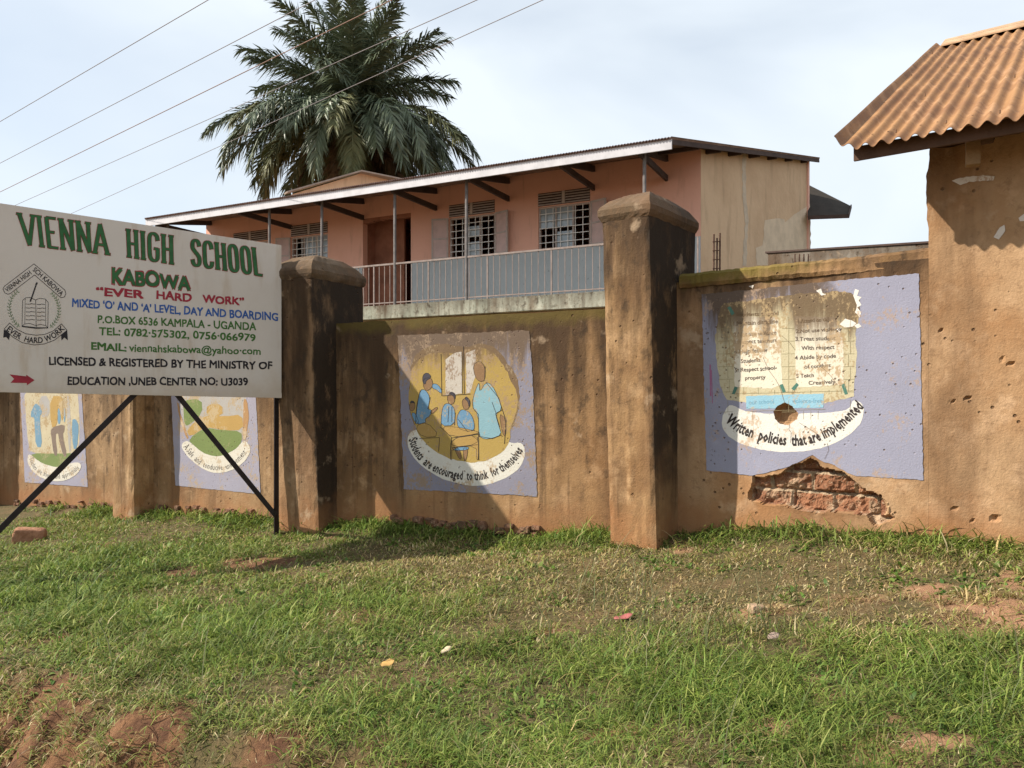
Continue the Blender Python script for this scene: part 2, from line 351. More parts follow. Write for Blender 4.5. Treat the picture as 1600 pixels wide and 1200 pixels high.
# fallen straw and litter blades lying on the soil
parts.append(blades(70000, (-6,6), (2.0,8.0), lambda x,y,d: fr(x,y,d)*(1-.8*bare(x,y))*.5*np.clip(4/d,0,1), lambda x,y,r,n: r.uniform(.03,.09,n), .004, 2.2,
    lambda x,y,r,n: drys[r.integers(0,4,n)]*r.uniform(.7,1.2,n)[:,None], 5))
nv = 0; cos = []; qs = []; trs = []; cols = []
for co, q, tr, col in parts:
    cos.append(co); qs.append(q+nv); trs.append(tr+nv); cols.append(col); nv += len(co)
co = np.concatenate(cos); q = np.concatenate(qs); tr = np.concatenate(trs); col = np.concatenate(cols)
me = bpy.data.meshes.new('grass'); me.vertices.add(nv); me.vertices.foreach_set('co', co.ravel().astype(np.float32))
loops = np.concatenate([q.ravel(), tr.ravel()]); me.loops.add(len(loops)); me.loops.foreach_set('vertex_index', loops.astype(np.int32))
tot = np.concatenate([np.full(len(q), 4), np.full(len(tr), 3)]); st = np.concatenate([[0], np.cumsum(tot)[:-1]])
me.polygons.add(len(tot)); me.polygons.foreach_set('loop_start', st.astype(np.int32)); me.polygons.foreach_set('loop_total', tot.astype(np.int32)); me.update()
a_ = me.attributes.new('tint', 'FLOAT_COLOR', 'POINT'); a_.data.foreach_set('color', np.concatenate([col, np.ones((nv,1))], 1).ravel().astype(np.float32))
print('grass blades', len(tr))
t = NT('grass_blade', .6); a = t.n('Attribute'); a.attribute_name = 'tint'; t.col = a.outputs['Color']; t.done(); t.b.inputs['Specular IOR Level'].default_value = .3
tl = t.n('BsdfTranslucent'); t.l(a.outputs['Color'], tl.inputs[0]); ms = t.n('MixShader'); ms.inputs[0].default_value = .35
t.l(t.b.outputs[0], ms.inputs[1]); t.l(tl.outputs[0], ms.inputs[2]); t.l(ms.outputs[0], t.t.nodes['Material Output'].inputs[0])
tag(link('grass', me, t.m), 'rough patchy verge grass, green and straw coloured, below the wall', 'grass', kind='stuff')

# ---------------------------------------------------------------- boundary wall
wall = thing('boundary_wall', PA.p(-3, -1.6, 0), 'long stained brown plaster boundary wall with capped pillars and painted murals', 'wall')
TH = .22
def inside(poly, x, y):
    x = np.asarray(x); y = np.asarray(y); c = np.zeros(x.shape, bool); n = len(poly)
    for i in range(n):
        x1, y1 = poly[i]; x2, y2 = poly[(i+1) % n]
        k = ((y1 > y) != (y2 > y)); xx = (x2-x1)*(y-y1)/((y2-y1) if y2 != y1 else 1e-9)+x1; c ^= k & (x < xx)
    return c
def dist_poly(poly, x, y):
    d = np.full(np.shape(x), 9.)
    for i in range(len(poly)):
        a = np.array(poly[i]); b = np.array(poly[(i+1) % len(poly)]); ab = b-a
        tt = np.clip(((x-a[0])*ab[0]+(y-a[1])*ab[1])/(ab@ab), 0, 1); d = np.minimum(d, np.hypot(x-a[0]-ab[0]*tt, y-a[1]-ab[1]*tt))
    return d
def panel(P, u0, u1, zb, zt, m, name='wall_panel', parent=None, step=.03, dmg=None, top_wob=.012, th=TH, amp=.004, seed=0, left_wob=0.):
    nu = int((u1-u0)/step)+2; nzv = int((zt-zb)/step)+2
    U, Z = np.meshgrid(np.linspace(u0, u1, nu), np.linspace(zb, zt, nzv))
    V = -amp*fbm(U, Z, .5, seed+100)-amp*.5*fbm(U, Z, .08, seed+110)
    Z = Z+(Z-zb)/(zt-zb)*top_wob*2*(fbm(U, U*0, .22, seed+120)-.5)
    if left_wob: U = U+left_wob*2*(fbm(Z, Z*0, .2, seed+130)-.5)*np.clip(1-(U-u0)/.15, 0, 1)*sstep(1.12, 1.3, Z)
    if dmg is not None: V = V+dmg(U, Z)
    vs = [P.p(a, b, c) for a, b, c in zip(U.ravel(), Z.ravel(), V.ravel())]
    I = np.arange(nu*nzv).reshape(nzv, nu); mb = MB(); fs = []
    for j in range(nzv-1):
        for i in range(nu-1): fs.append((I[j,i], I[j,i+1], I[j+1,i+1], I[j+1,i]))
    per = list(I[0,:])+list(I[1:,-1])+list(I[-1,-2::-1])+list(I[-2:0:-1,0])
    b = len(vs); fl = U.ravel(); fz = Z.ravel()
    vs += [P.p(fl[k], fz[k], -th) for k in per]; n = len(per)
    for k in range(n): fs.append((per[k], b+k, b+(k+1) % n, per[(k+1) % n]))
    fs.append(tuple(b+k for k in range(n)))
    me = bpy.data.meshes.new(name); me.from_pydata([tuple(v) for v in vs], [], [tuple(int(i) for i in f) for f in fs])
    bm = bmesh.new(); bm.from_mesh(me); bmesh.ops.recalc_face_normals(bm, faces=bm.faces); bm.to_mesh(me); bm.free()
    return link(name, me, m, parent)
m_p2 = plaster('plaster_mid', .80, light=(.33,.195,.092), mid=(.21,.112,.048), zbot=-1.45, stain=.93, stain_h=1.75, moss=.45, off=1)
m_p1 = plaster('plaster_low', .70, light=(.35,.225,.12), mid=(.24,.14,.066), zbot=-1.6, stain_h=1.9, stain=.7, off=4)
m_p3 = plaster('plaster_end', 1.06, light=(.385,.24,.13), mid=(.31,.165,.075), zbot=-1.25, stain_h=.42, stain=.9, off=9, moss=.5)
panel(PA, -3.40, .42, -2.0, .80, m_p2, parent=wall, seed=1)
panel(PA, -6.52, -3.42, -2.1, .70, m_p1, parent=wall, seed=2)
panel(PA, -10.0, -6.54, -2.2, .62, m_p1, parent=wall, seed=3)
panel(PA, -15.0, -10.02, -2.3, .52, m_p1, parent=wall, seed=4, step=.1)

def zz(z, ox, oy, s): return [(ox+x/s, oy+y/s) for x, y in z]
def Z2(z): return zz(z, 600, 500, 4.138)     # the classroom mural
def Z3(z): return zz(z, 1080, 420, 3.529)    # the policy mural
def Z0(z): return zz(z, 0, 610, 7.06)        # leftmost mural
def Z1(z): return zz(z, 260, 610, 7.06)      # second mural
def ZW(z): return zz(z, 1100, 400, 2.608)
# broken plaster on the last panel: bricks laid bare, and a knocked-in hole
spall_px = ZW([(185,985),(195,900),(235,900),(330,870),(385,850),(440,818),(470,850),(540,880),(600,905),(635,930),(660,955),(720,965),(745,1000),(775,1060),(745,1085),(705,1105),(660,1060),(560,1040),(450,1050),(330,1020),(250,1015)])
hole_px = ZW([(283,635),(300,610),(330,595),(360,612),(385,640),(380,665),(345,690),(312,685),(290,665)])
spall = [PB.hit(*p) for p in spall_px]; hole = [PB.hit(*p) for p in hole_px]
def damage(U, Z):
    wu = U+.07*(fbm(U, Z, .09, 201)-.5); wz = Z+.07*(fbm(U, Z, .09, 202)-.5)
    ins = inside(spall, wu, wz); d = dist_poly(spall, wu, wz)
    v = np.zeros(U.shape)
    brick = np.zeros(U.shape)
    bh = .16; row = np.floor((Z-.02)/bh); fz_ = (Z-.02)/bh-row; fu = (U+.17*(row % 2))/.33; fu = fu-np.floor(fu)
    joint = np.maximum(sstep(.13, .03, np.minimum(fz_, 1-fz_)), sstep(.07, .02, np.minimum(fu, 1-fu)))
    bid = np.floor((U+.17*(row % 2))/.33)*7.1+row*3.7
    v = np.where(ins, -.03-.035*sstep(0, .02, d)-.02*joint+.06*(vnoise(bid, bid*1.3, 1.0, 5)-.5)+.07*(fbm(U, Z, .07, 210)-.5)+.03*(fbm(U, Z, .025, 211)-.5), v)
    rim = (~ins) & (d < .035); v = np.where(rim, .006*(1-d/.035)*vnoise(U, Z, .05, 220), v)
    ih = inside(hole, wu, wz); dh = dist_poly(hole, wu, wz)
    v = np.where(ih, -.05*sstep(0, .03, dh)-.03*fbm(U, Z, .05, 230), v)
    for (x, y, r) in ((1268,520,.02),(1238,493,.035),(1566,562,.02),(1580,568,.02),(1488,629,.02),(1512,622,.018),(1555,810,.03),(1492,796,.02),(1520,812,.018)):
        a, b = PB.hit(x, y); v = v-.03*sstep(r, r*.4, np.hypot((U-a)*1.0, (Z-b)*1.5))
    return v
def brick_mat():
    # same plaster, with bare brick inside the broken patch (the patch is cut as its own faces)
    t = NT('bare_brick', .95)
    dp = t.n('VectorMath'); dp.operation = 'DOT_PRODUCT'; t.l(t.pos, dp.inputs[0]); dp.inputs[1].default_value = PB.d
    cx = t.n('CombineXYZ'); t.l(t.math('ADD', dp.outputs['Value'], .165-PB.o.dot(PB.d)), cx.inputs[0]); t.l(t.math('ADD', t.z(), 1.58), cx.inputs[1])
    wob = t.n('VectorMath'); wob.operation = 'MULTIPLY_ADD'; nzv = t.n('TexNoise'); nzv.inputs['Scale'].default_value = 14; t.l(t.pos, nzv.inputs['Vector']); t.l(nzv.outputs['Color'], wob.inputs[0]); wob.inputs[1].default_value = (.03, .03, 0); t.l(cx.outputs[0], wob.inputs[2])
    br = t.n('TexBrick'); br.inputs['Scale'].default_value = 1; br.inputs['Brick Width'].default_value = .33; br.inputs['Row Height'].default_value = .16; br.inputs['Mortar Size'].default_value = .014; br.inputs['Mortar Smooth'].default_value = .5
    br.inputs['Color1'].default_value = (.36,.165,.085,1); br.inputs['Color2'].default_value = (.20,.085,.045,1); br.inputs['Mortar'].default_value = (.42,.31,.20,1); t.l(wob.outputs[0], br.inputs['Vector']); t.col = br.outputs['Color']
    t.mix(t.ramp(t.noise(6, 6, off=4), .50, .64, 0, .8), (.43,.30,.19)); t.mix(t.ramp(t.noise(22, 6, rough=.7), .5, .66, 0, .7), (.17,.075,.04)); t.mix(t.ramp(t.noise(40, 4), .58, .7, 0, .7), (.48,.35,.23))
    hb = t.math('ADD', t.math('DIVIDE', t.math('SUBTRACT', t.z(), -1.02), .12), t.math('MULTIPLY', t.math('SUBTRACT', t.noise(7, 4), .5), 2)); t.mix(t.ramp(hb, 0, 1, .85, 0), (.46,.33,.21))
    t.bump(t.noise(35, 6, rough=.7), .025); return t.done()
p3 = panel(PB, -.12, 1.985, -1.9, 1.0, m_p3, parent=wall, step=.0095, dmg=damage, seed=7)
p3.data.materials.append(brick_mat())
for pl in p3.data.polygons:
    c = pl.center; w = Vector(c)-PB.o; u = w.dot(PB.d)
    if w.dot(PB.n) > -.03: continue
    if w.dot(PB.n) > -.15 and (inside(spall, np.array([u+.0]), np.array([c[2]]))[0]  ): pl.material_index = 1
# mossy coping on the last panel
mb = MB(); N = 70
m_cop = plaster('coping_plaster', 1.075, light=(.38,.22,.11), mid=(.27,.155,.065), zbot=-3, stain_h=.2, stain=.5, moss=.85, off=12)
cps = []
for i in range(N+1):
    u = .02+(1.999-.02)*i/N; w = .008*(random.random()-.5)+.018*sstep(.7, 1, i/N); e = (.03+.008*random.random())*(1-1.5*sstep(.5, .97, i/N))
    cps.append([PB.p(u, .985, -.005), PB.p(u, .945+w, e*.4), PB.p(u, .975+w, e), PB.p(u, 1.045+w, e), PB.p(u, 1.07+w, e-.03), PB.p(u, 1.07+w, -TH-.03), PB.p(u, .985, -TH-.03)])
for r_ in cps: mb.v += [tuple(p) for p in r_]
for i in range(N):
    for k in range(7): mb.f.append((i*7+k, i*7+(k+1) % 7, (i+1)*7+(k+1) % 7, (i+1)*7+k))
mb.f.append(tuple(range(7))); mb.f.append(tuple(N*7+k for k in range(7)))
mb.build('coping', m_cop, wall)

def pillar(P, u_right, v_front, w, depth, zb, ztop, zpeak, m, mc, lean=(0,0), name='pillar', label=None):
    """shaft with a pyramid cap; u_right/v_front give the front right corner at the foot, lean shifts the top"""
    mb = MB(); n = 26; rows = []
    def ring(z, lu, lv, g):
        u1 = u_right+lu+g; u0 = u_right-w+lu*1.0-g; v1 = v_front+lv+g; v0 = v_front-depth-g*.5; pts = []
        for (a, b, c, d) in ((u0,v1,u1,v1),(u1,v1,u1,v0),(u1,v0,u0,v0),(u0,v0,u0,v1)):
            k = 10
            for i in range(k):
                q = i/k; pts.append((a+(c-a)*q, b+(d-b)*q))
        return pts
    for j in range(n+1):
        q = j/n; z = zb+(ztop-zb)*q; s_ = (z-zb)/(ztop-zb)
        pts = ring(z, lean[0]*s_, lean[1]*s_, 0)
        for k, (u, v) in enumerate(pts):
            cor = .012 if k % 10 == 0 else 0
            du = (fbm(np.array([k*.31+z]), np.array([z*1.0+k]), .3, 300)[0]-.5)*.016
            cu = u_right-w/2; cv = v_front-depth/2; L_ = math.hypot(u-cu, v-cv)
            f = 1+(du-cor*(.5+random.random()))/L_
            mb.v.append(tuple(P.p(cu+(u-cu)*f, z, cv+(v-cv)*f)))
    K = 40
    for j in range(n):
        for k in range(K): mb.f.append((j*K+k, j*K+(k+1) % K, (j+1)*K+(k+1) % K, (j+1)*K+k))
    o = mb.build(name, m, wall)
    if label: o['label'] = label
    cb = MB(); h = zpeak-ztop
    prof = [(-.0, -.02, 1), (.014, .005, 1), (.024, .03, 1), (.026, .075, 1), (.010, .105, 1)]
    rows = []
    for (g, dz, _) in prof:
        pts = ring(0, lean[0], lean[1], g); rows.append([(u, ztop+dz+.010*(random.random()-.5), v) for u, v in pts])
    cu = u_right-w/2+lean[0]; cv = v_front-depth/2+lean[1]/2
    for fct, dz in ((.82, .10+.42*(h-.1)), (.52, .10+.80*(h-.1)), (.2, h)):
        rows.append([(cu+(u-cu)*fct, ztop+dz+.008*(random.random()-.5), cv+(v-cv)*fct) for (u, _, v) in rows[4]])
    for r_ in rows:
        for (u, z, v) in r_: cb.v.append(tuple(P.p(u, z, v)))
    for j in range(len(rows)-1):
        for k in range(K): cb.f.append((j*K+k, j*K+(k+1) % K, (j+1)*K+(k+1) % K, (j+1)*K+k))
    cb.f.append(tuple((len(rows)-1)*K+k for k in range(K))); cb.f.append(tuple(range(K))[::-1])
    cb.build('pillar_cap', mc, o)
    return o
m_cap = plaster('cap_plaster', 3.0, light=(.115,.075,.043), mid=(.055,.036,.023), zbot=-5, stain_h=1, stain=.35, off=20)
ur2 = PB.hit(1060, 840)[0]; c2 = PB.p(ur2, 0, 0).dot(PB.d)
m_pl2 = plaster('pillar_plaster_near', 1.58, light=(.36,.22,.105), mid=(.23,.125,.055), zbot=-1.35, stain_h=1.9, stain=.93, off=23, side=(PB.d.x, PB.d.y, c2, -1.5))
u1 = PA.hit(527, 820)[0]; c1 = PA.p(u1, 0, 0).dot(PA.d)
m_pl1 = plaster('pillar_plaster_dark', 1.39, light=(.36,.225,.12), mid=(.25,.14,.07), zbot=-1.55, stain_h=2.6, stain=.97, off=27, side=(PA.d.x, PA.d.y, c1, -2.2))  # right face gets stain and painted shade as well
pillar(PB, PB.hit(1060, 840)[0], .40, .46, .82, -1.9, 1.525, 1.80, m_pl2, m_cap, (-.02, .13), label='tall near pillar with a broad cap, paler front and stained side darkened with painted shade')
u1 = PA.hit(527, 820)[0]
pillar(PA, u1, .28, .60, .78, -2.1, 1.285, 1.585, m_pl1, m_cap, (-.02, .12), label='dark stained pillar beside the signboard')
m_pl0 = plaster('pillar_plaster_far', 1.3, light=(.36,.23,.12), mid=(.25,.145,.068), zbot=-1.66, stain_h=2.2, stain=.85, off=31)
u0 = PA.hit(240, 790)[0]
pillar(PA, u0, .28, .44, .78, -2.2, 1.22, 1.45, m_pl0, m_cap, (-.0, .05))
pillar(PA, PA.hit(-1, 780)[0], .28, .58, .78, -2.3, 1.15, 1.38, m_pl0, m_cap, (-.0, .05))

# crumbling foundation courses at the foot
def rubble(P, x0, x1, ybot, n, name, seed):
    r = random.Random(seed); mb = MB()
    ua = P.hit(x0, ybot[0])[0]; ub = P.hit(x1, ybot[1])[0]
    for k in range(n):
        u = ua+(ub-ua)*r.random(); q = (u-ua)/(ub-ua); w = r.uniform(.05,.15); h = r.uniform(.03,.085); dp = r.uniform(.015,.06)
        pc = P.p(u, 0, 0); zc = float(ground(pc.x, pc.y))-.02+r.uniform(0,.13)
        c = [P.p(u+sx*w/2*r.uniform(.7,1), zc+sz*h/2*r.uniform(.6,1), sv*dp+.005) for sz in (-1,1) for sx, sv in ((-1,1),(1,1),(1,-1),(-1,-1))]
        mb.hexa(c[:4], c[4:])
    return mb.build(name, m_rub, wall, bevel=.008)
t = NT('rubble', .95).base((.24,.12,.07)); t.mix(t.ramp(t.noise(7), .4, .6), (.13,.075,.045)); t.mix(t.ramp(t.noise(25), .55, .7), (.33,.21,.13)); t.bump(t.noise(40, 6), .02); m_rub = t.done()
rubble(PA, 590, 840, (828, 848), 46, 'foundation_stones', 1)
rubble(PA, 255, 440, (808, 822), 44, 'foundation_stones', 2)
rubble(PA, 25, 215, (795, 808), 40, 'foundation_stones', 3)

# ---------------------------------------------------------------- painting helpers (paint lies in thin sheets on its wall)
def jitter(poly, step=4., amp=.5, seed=0):
    r = random.Random(seed); o = []
    for i in range(len(poly)):
        a = poly[i]; b = poly[(i+1) % len(poly)]; L_ = math.hypot(b[0]-a[0], b[1]-a[1]); n = max(1, int(L_/step))
        for k in range(n):
            q = k/n; o.append((a[0]+(b[0]-a[0])*q+r.uniform(-amp, amp), a[1]+(b[1]-a[1])*q+r.uniform(-amp, amp)))
    return o
def smoothpoly(p, it=2):
    for _ in range(it):
        o = []
        for i in range(len(p)):
            a = p[i]; b = p[(i+1) % len(p)]; o += [(a[0]*.75+b[0]*.25, a[1]*.75+b[1]*.25), (a[0]*.25+b[0]*.75, a[1]*.25+b[1]*.75)]
        p = o
    return p
def VS(v): return .0008+.3*v
def sheet(mb, P, poly, v, holes=(), amp=.0, step=5, smooth=0, seed=1):
    """polygon in photo pixels, laid on plane P at height v above it"""
    p = smoothpoly(poly, smooth) if smooth else poly
    if amp: p = jitter(p, step, amp, seed)
    rings = [[Vector(P.hit(*q))for q in p]]+[[Vector(P.hit(*q)) for q in (jitter(h, 3, .8, seed+5))] for h in holes]
    if holes:
        flat = [Vector((a[0], a[1])) for r_ in rings for a in r_]; ed = []; b = 0
        for r_ in rings: ed += [(b+i, b+(i+1) % len(r_)) for i in range(len(r_))]; b += len(r_)
        vo, _, fo, *_r = delaunay_2d_cdt(flat, ed, [], 0, 1e-6); o2 = [tuple(a) for a in rings[0]]
        def keep(f):
            c = sum((vo[i] for i in f), Vector((0, 0)))/3; X = np.array([c.x]); Y = np.array([c.y])
            return inside(o2, X, Y)[0] and not any(inside([tuple(a) for a in r_], X, Y)[0] for r_ in rings[1:])
        flat = vo; tris = [f for f in fo if keep(f)]
    else:
        tris = tessellate_polygon([[Vector((a[0], a[1], 0)) for a in r_] for r_ in rings])
        flat = [a for r_ in rings for a in r_]
    mb.add([P.p(a[0], a[1], VS(v)) for a in flat], [tuple(t_) for t_ in tris])
def line(mb, P, pts, w, v):
    """stroke of width w (photo pixels)"""
    for i in range(len(pts)-1):
        a = Vector(pts[i]); b = Vector(pts[i+1]); d = (b-a)
        if d.length < 1e-6: continue
        d.normalize(); n = Vector((-d.y, d.x))*w/2; e = d*w*.3
        vv = v+.00012*(i % 5); q = [a-e-n, b+e-n, b+e+n, a-e+n]
        mb.add([P.p(*P.hit(*c), VS(vv)) for c in q], [(0,1,2,3)])
_dg = None
def text_mesh(s, bold=.0, shear=0., res=3):
    cu = bpy.data.curves.new('txt', 'FONT'); cu.body = s; cu.size = 1; cu.offset = bold; cu.shear = shear; cu.resolution_u = res
    o = bpy.data.objects.new('txt', cu); C.objects.link(o); dg = bpy.context.evaluated_depsgraph_get(); dg.update()
    me = bpy.data.meshes.new_from_object(o.evaluated_get(dg)); vs = [Vector(v.co) for v in me.vertices]; fs = [tuple(p.vertices) for p in me.polygons]
    bpy.data.objects.remove(o); bpy.data.curves.remove(cu); bpy.data.meshes.remove(me)
    return vs, fs
def text_on(mb, s, fn, bold=.02, shear=0., res=3):
    """fn(a, b): a 0..1 along the line, b 0..1 up the capital height -> world point"""
    vs, fs = text_mesh(s, 0., shear, res); x0 = min(v.x for v in vs); x1 = max(v.x for v in vs); cap = .70
    W_ = x1-x0; offs = [(0, 0)] if not bold else [(-bold, -bold), (bold, -bold), (bold, bold), (-bold, bold)]+([(0, 0)] if bold > .02 else [])
    for k, (ox, oy) in enumerate(offs):
        P_ = [fn((v.x-x0+ox)/W_, (v.y+oy)/cap, k*.00012) for v in vs]; mb.add(P_, fs)
def arc_pt(pts, a):
    L_ = [0]
    for i in range(len(pts)-1): L_.append(L_[-1]+math.hypot(pts[i+1][0]-pts[i][0], pts[i+1][1]-pts[i][1]))
    s = a*L_[-1]; i = 0
    while i < len(L_)-2 and L_[i+1] < s: i += 1
    q = (s-L_[i])/(L_[i+1]-L_[i]); p1 = pts[i]; p2 = pts[i+1]
    p0 = pts[i-1] if i else (2*p1[0]-p2[0], 2*p1[1]-p2[1]); p3 = pts[i+2] if i+2 < len(pts) else (2*p2[0]-p1[0], 2*p2[1]-p1[1])
    def cat(k):
        return .5*((2*p1[k])+(-p0[k]+p2[k])*q+(2*p0[k]-5*p1[k]+4*p2[k]-p3[k])*q*q+(-p0[k]+3*p1[k]-3*p2[k]+p3[k])*q**3)
    def dcat(k):
        return .5*((-p0[k]+p2[k])+2*(2*p0[k]-5*p1[k]+4*p2[k]-p3[k])*q+3*(-p0[k]+3*p1[k]-3*p2[k]+p3[k])*q*q)
    t_ = Vector((dcat(0), dcat(1))); t_.normalize(); return Vector((cat(0), cat(1))), t_
PS_ = None
def text_arc(mb, P, s, pts, h, v, bold=.0, shear=0.):
    def fn(a, b, e=0.):
        c, t_ = arc_pt(pts, a); n = Vector((t_.y, -t_.x)); q = c+n*h*b; return P.p(*P.hit(q.x, q.y), VS(v+e))
    text_on(mb, s, fn, bold, shear, 1 if P is not PS_ else 3)
def text_line(mb, P, s, a0, a1, h, v, bold=.02, shear=0.):
    """baseline from pixel a0 to pixel a1, capital height h pixels (or a pair)"""
    h0, h1 = h if isinstance(h, tuple) else (h, h)
    ph = len(s)*1.7+a0[1]; k_ = abs(a1[0]-a0[0])/h0
    def fn(a, b, e=0.):
        wb = .035*h0*(math.sin(a*k_*1.9+ph)+.7*math.sin(a*k_*4.3+ph*2)); x = a0[0]+(a1[0]-a0[0])*a+.05*h0*math.sin(a*k_*2.7+ph)*(b-.4); y = a0[1]+(a1[1]-a0[1])*a-(h0+(h1-h0)*a)*b*(1+.05*math.sin(a*k_*3.1+ph))+wb; return P.p(*P.hit(x, y), VS(v+e))
    text_on(mb, s, fn, bold, shear)

m_ink = paint('mural_ink', (.035,.027,.025), .15, (.3,.2,.12), bumpy=False)
m_black = plain('letter_black', (.022,.018,.022), .6)
MV = .0015
def mbuild(mb, name, m, parent, label=None):
    o = mb.build(name, m, parent)
    if label: o['label'] = label
    return o

# ---- classroom mural
lil = (.225,.215,.265)
m_lil2 = paint('lilac_paint_worn', lil, .5, (.27,.19,.125), zt=.56, th=.5)
mb = MB(); sheet(mb, PA, Z2([(88,100),(940,66),(962,400),(990,1140),(560,1115),(130,1095),(110,600)]), MV, amp=.8, seed=3)
mu = mbuild(mb, 'mural', m_lil2, wall, 'lilac mural of pupils in class with a teacher')
mb = MB(); sheet(mb, PA, Z2([(165,420),(172,300),(200,225),(300,165),(400,150),(520,175),(640,150),(720,175),(790,270),(850,330),(876,440),(880,540),(850,640),(845,700),(300,830),(210,700),(160,580)]), MV+.002, amp=1.2, smooth=1, seed=5)
mbuild(mb, 'peeled_rim', paint('peeled_plaster', (.17,.11,.06), .4, (.30,.22,.13)), mu)
mb = MB(); sheet(mb, PA, Z2([(160,740),(148,800),(195,900),(320,1005),(480,1062),(620,1078),(780,1030),(880,960),(915,870),(905,805),(870,790),(830,800),(600,700),(200,700)]), MV+.003, amp=.5, smooth=2, seed=7)
mbuild(mb, 'banner', paint('banner_white', (.60,.57,.50), .35, (.42,.30,.18)), mu)
mb = MB(); sheet(mb, PA, Z2([(158,560),(168,400),(185,300),(260,225),(380,205),(460,220),(520,190),(640,170),(730,230),(790,320),(825,400),(862,470),(868,540),(845,640),(820,700),(815,780),(770,860),(620,925),(500,915),(400,890),(300,830),(225,750),(190,640)]), MV+.005, amp=.8, smooth=1, seed=9)
mbuild(mb, 'classroom_picture', paint('ochre_paint', (.38,.26,.075), .45, (.31,.21,.12), zt=.56, th=.42, stain=(.15,.095,.055)), mu)
mb = MB()
sheet(mb, PA, Z2([(400,255),(450,215),(505,205),(507,475),(398,488)]), MV+.0065, amp=.5); sheet(mb, PA, Z2([(530,215),(590,190),(600,330),(560,470),(532,478)]), MV+.0065, amp=.5)
mbuild(mb, 'painted_window', paint('painted_pane', (.48,.43,.37), .6, (.25,.17,.11)), mu)
blue = paint('pupil_blue', (.13,.25,.37), .3, (.38,.30,.18)); lblue = paint('teacher_blue', (.22,.37,.42), .4, (.38,.30,.2)); skin = paint('painted_skin', (.24,.14,.07), .3, (.38,.26,.12)); hairm = paint('painted_hair', (.06,.055,.07), .2)
wood = paint('painted_wood', (.37,.235,.075), .3, (.45,.33,.18))
outl = []
def figure(ps, name='painted_figure', lay=.0085):
    for i, (m, polys) in enumerate(ps):
        mb = MB()
        for k, p in enumerate(polys):
            sheet(mb, PA, Z2(p), MV+lay+.0006*i+.00015*k, amp=.3, smooth=1); sp = smoothpoly(Z2(p), 1); outl.append(sp+sp[:1])
        o = mbuild(mb, {'pupil_blue':'painted_shirt','teacher_blue':'painted_dress','painted_skin':'painted_skin','painted_hair':'painted_hair','painted_wood':'painted_desk'}[m.name], m, mu)
figure([(skin, [[(255,380),(300,370),(318,400),(310,440),(275,460),(255,430)],[(300,590),(345,560),(350,575),(310,610)],
                [(410,490),(440,468),(462,490),(455,540),(425,548),(412,520)],[(505,520),(535,498),(558,525),(550,575),(520,580),(508,550)],
                [(575,290),(620,262),(655,300),(655,390),(620,400),(590,370)],[(165,545),(195,525),(205,560),(190,590),(168,585)],
                [(455,830),(485,825),(505,890),(490,905)],[(510,825),(545,830),(535,900),(520,915)],[(745,600),(790,640),(788,760),(765,730)]]),
        (blue, [[(235,450),(270,450),(300,500),(285,580),(310,580),(300,620),(265,640),(275,665),(205,675),(215,560)],[(315,410),(350,415),(378,460),(370,475),(340,450),(312,440)],
                [(385,550),(415,535),(450,560),(462,600),(455,680),(370,685),(372,610)],[(495,580),(520,580),(560,600),(585,660),(585,715),(540,720),(480,700),(470,630)],
                [(175,600),(205,600),(230,670),(205,670)],[(440,825),(550,818),(545,840),(455,845)]]),
        (hairm, [[(250,400),(252,355),(280,338),(305,360),(300,378),(275,390),(268,420)],[(418,475),(440,462),(465,480),(460,520),(450,490)],[(520,505),(540,495),(562,530),(552,570),(545,530)],[(165,535),(185,518),(205,540),(190,535)]]),
        (lblue, [[(605,420),(618,405),(620,470),(660,400),(700,420),(740,500),(765,580),(720,605),(745,690),(762,740),(700,765),(650,770),(615,750),(610,610),(575,570),(575,510)]]),
        (wood, [[(365,690),(470,690),(610,720),(610,735),(440,760)],[(435,760),(610,738),(612,900),(600,905),(600,810),(440,825),(440,905),(430,900)],[(440,765),(605,742),(605,805),(442,822)],[(200,690),(275,655),(365,750),(250,760)]])])
mb = MB()
for pts in ([(440,762),(612,738),(614,905)],[(365,690),(438,758),(432,900)],[(442,824),(606,806)],[(235,455),(212,560),(205,672)],[(300,500),(285,575)],[(575,515),(578,570),(612,610),(615,750)],[(765,580),(722,606),(748,690)],[(660,402),(740,500),(766,580),(790,650),(780,800)],
            [(615,752),(700,766),(762,742)],[(372,612),(370,684)],[(462,600),(456,680)],[(480,640),(540,720),(585,712)],[(370,220),(375,490)],[(515,170),(520,480)],[(380,490),(560,478)],[(505,205),(507,475)],[(230,765),(360,760),(355,850)],[(655,300),(652,380)],[(700,530),(725,600)],[(420,560),(415,660)],[(440,560),(440,660)]):
    line(mb, PA, Z2(pts), .8, MV+.0125)
for pts in outl: line(mb, PA, pts, .55, MV+.0122)
mbuild(mb, 'drawn_outlines', m_ink, mu)
mb = MB(); text_arc(mb, PA, 'Students  are encouraged  to think  for themselves', Z2([(160,775),(205,880),(290,960),(400,1010),(520,1033),(640,1030),(760,985),(850,915),(900,845)]), 14, MV+.0075, .022)
mbuild(mb, 'lettering', m_ink, mu)

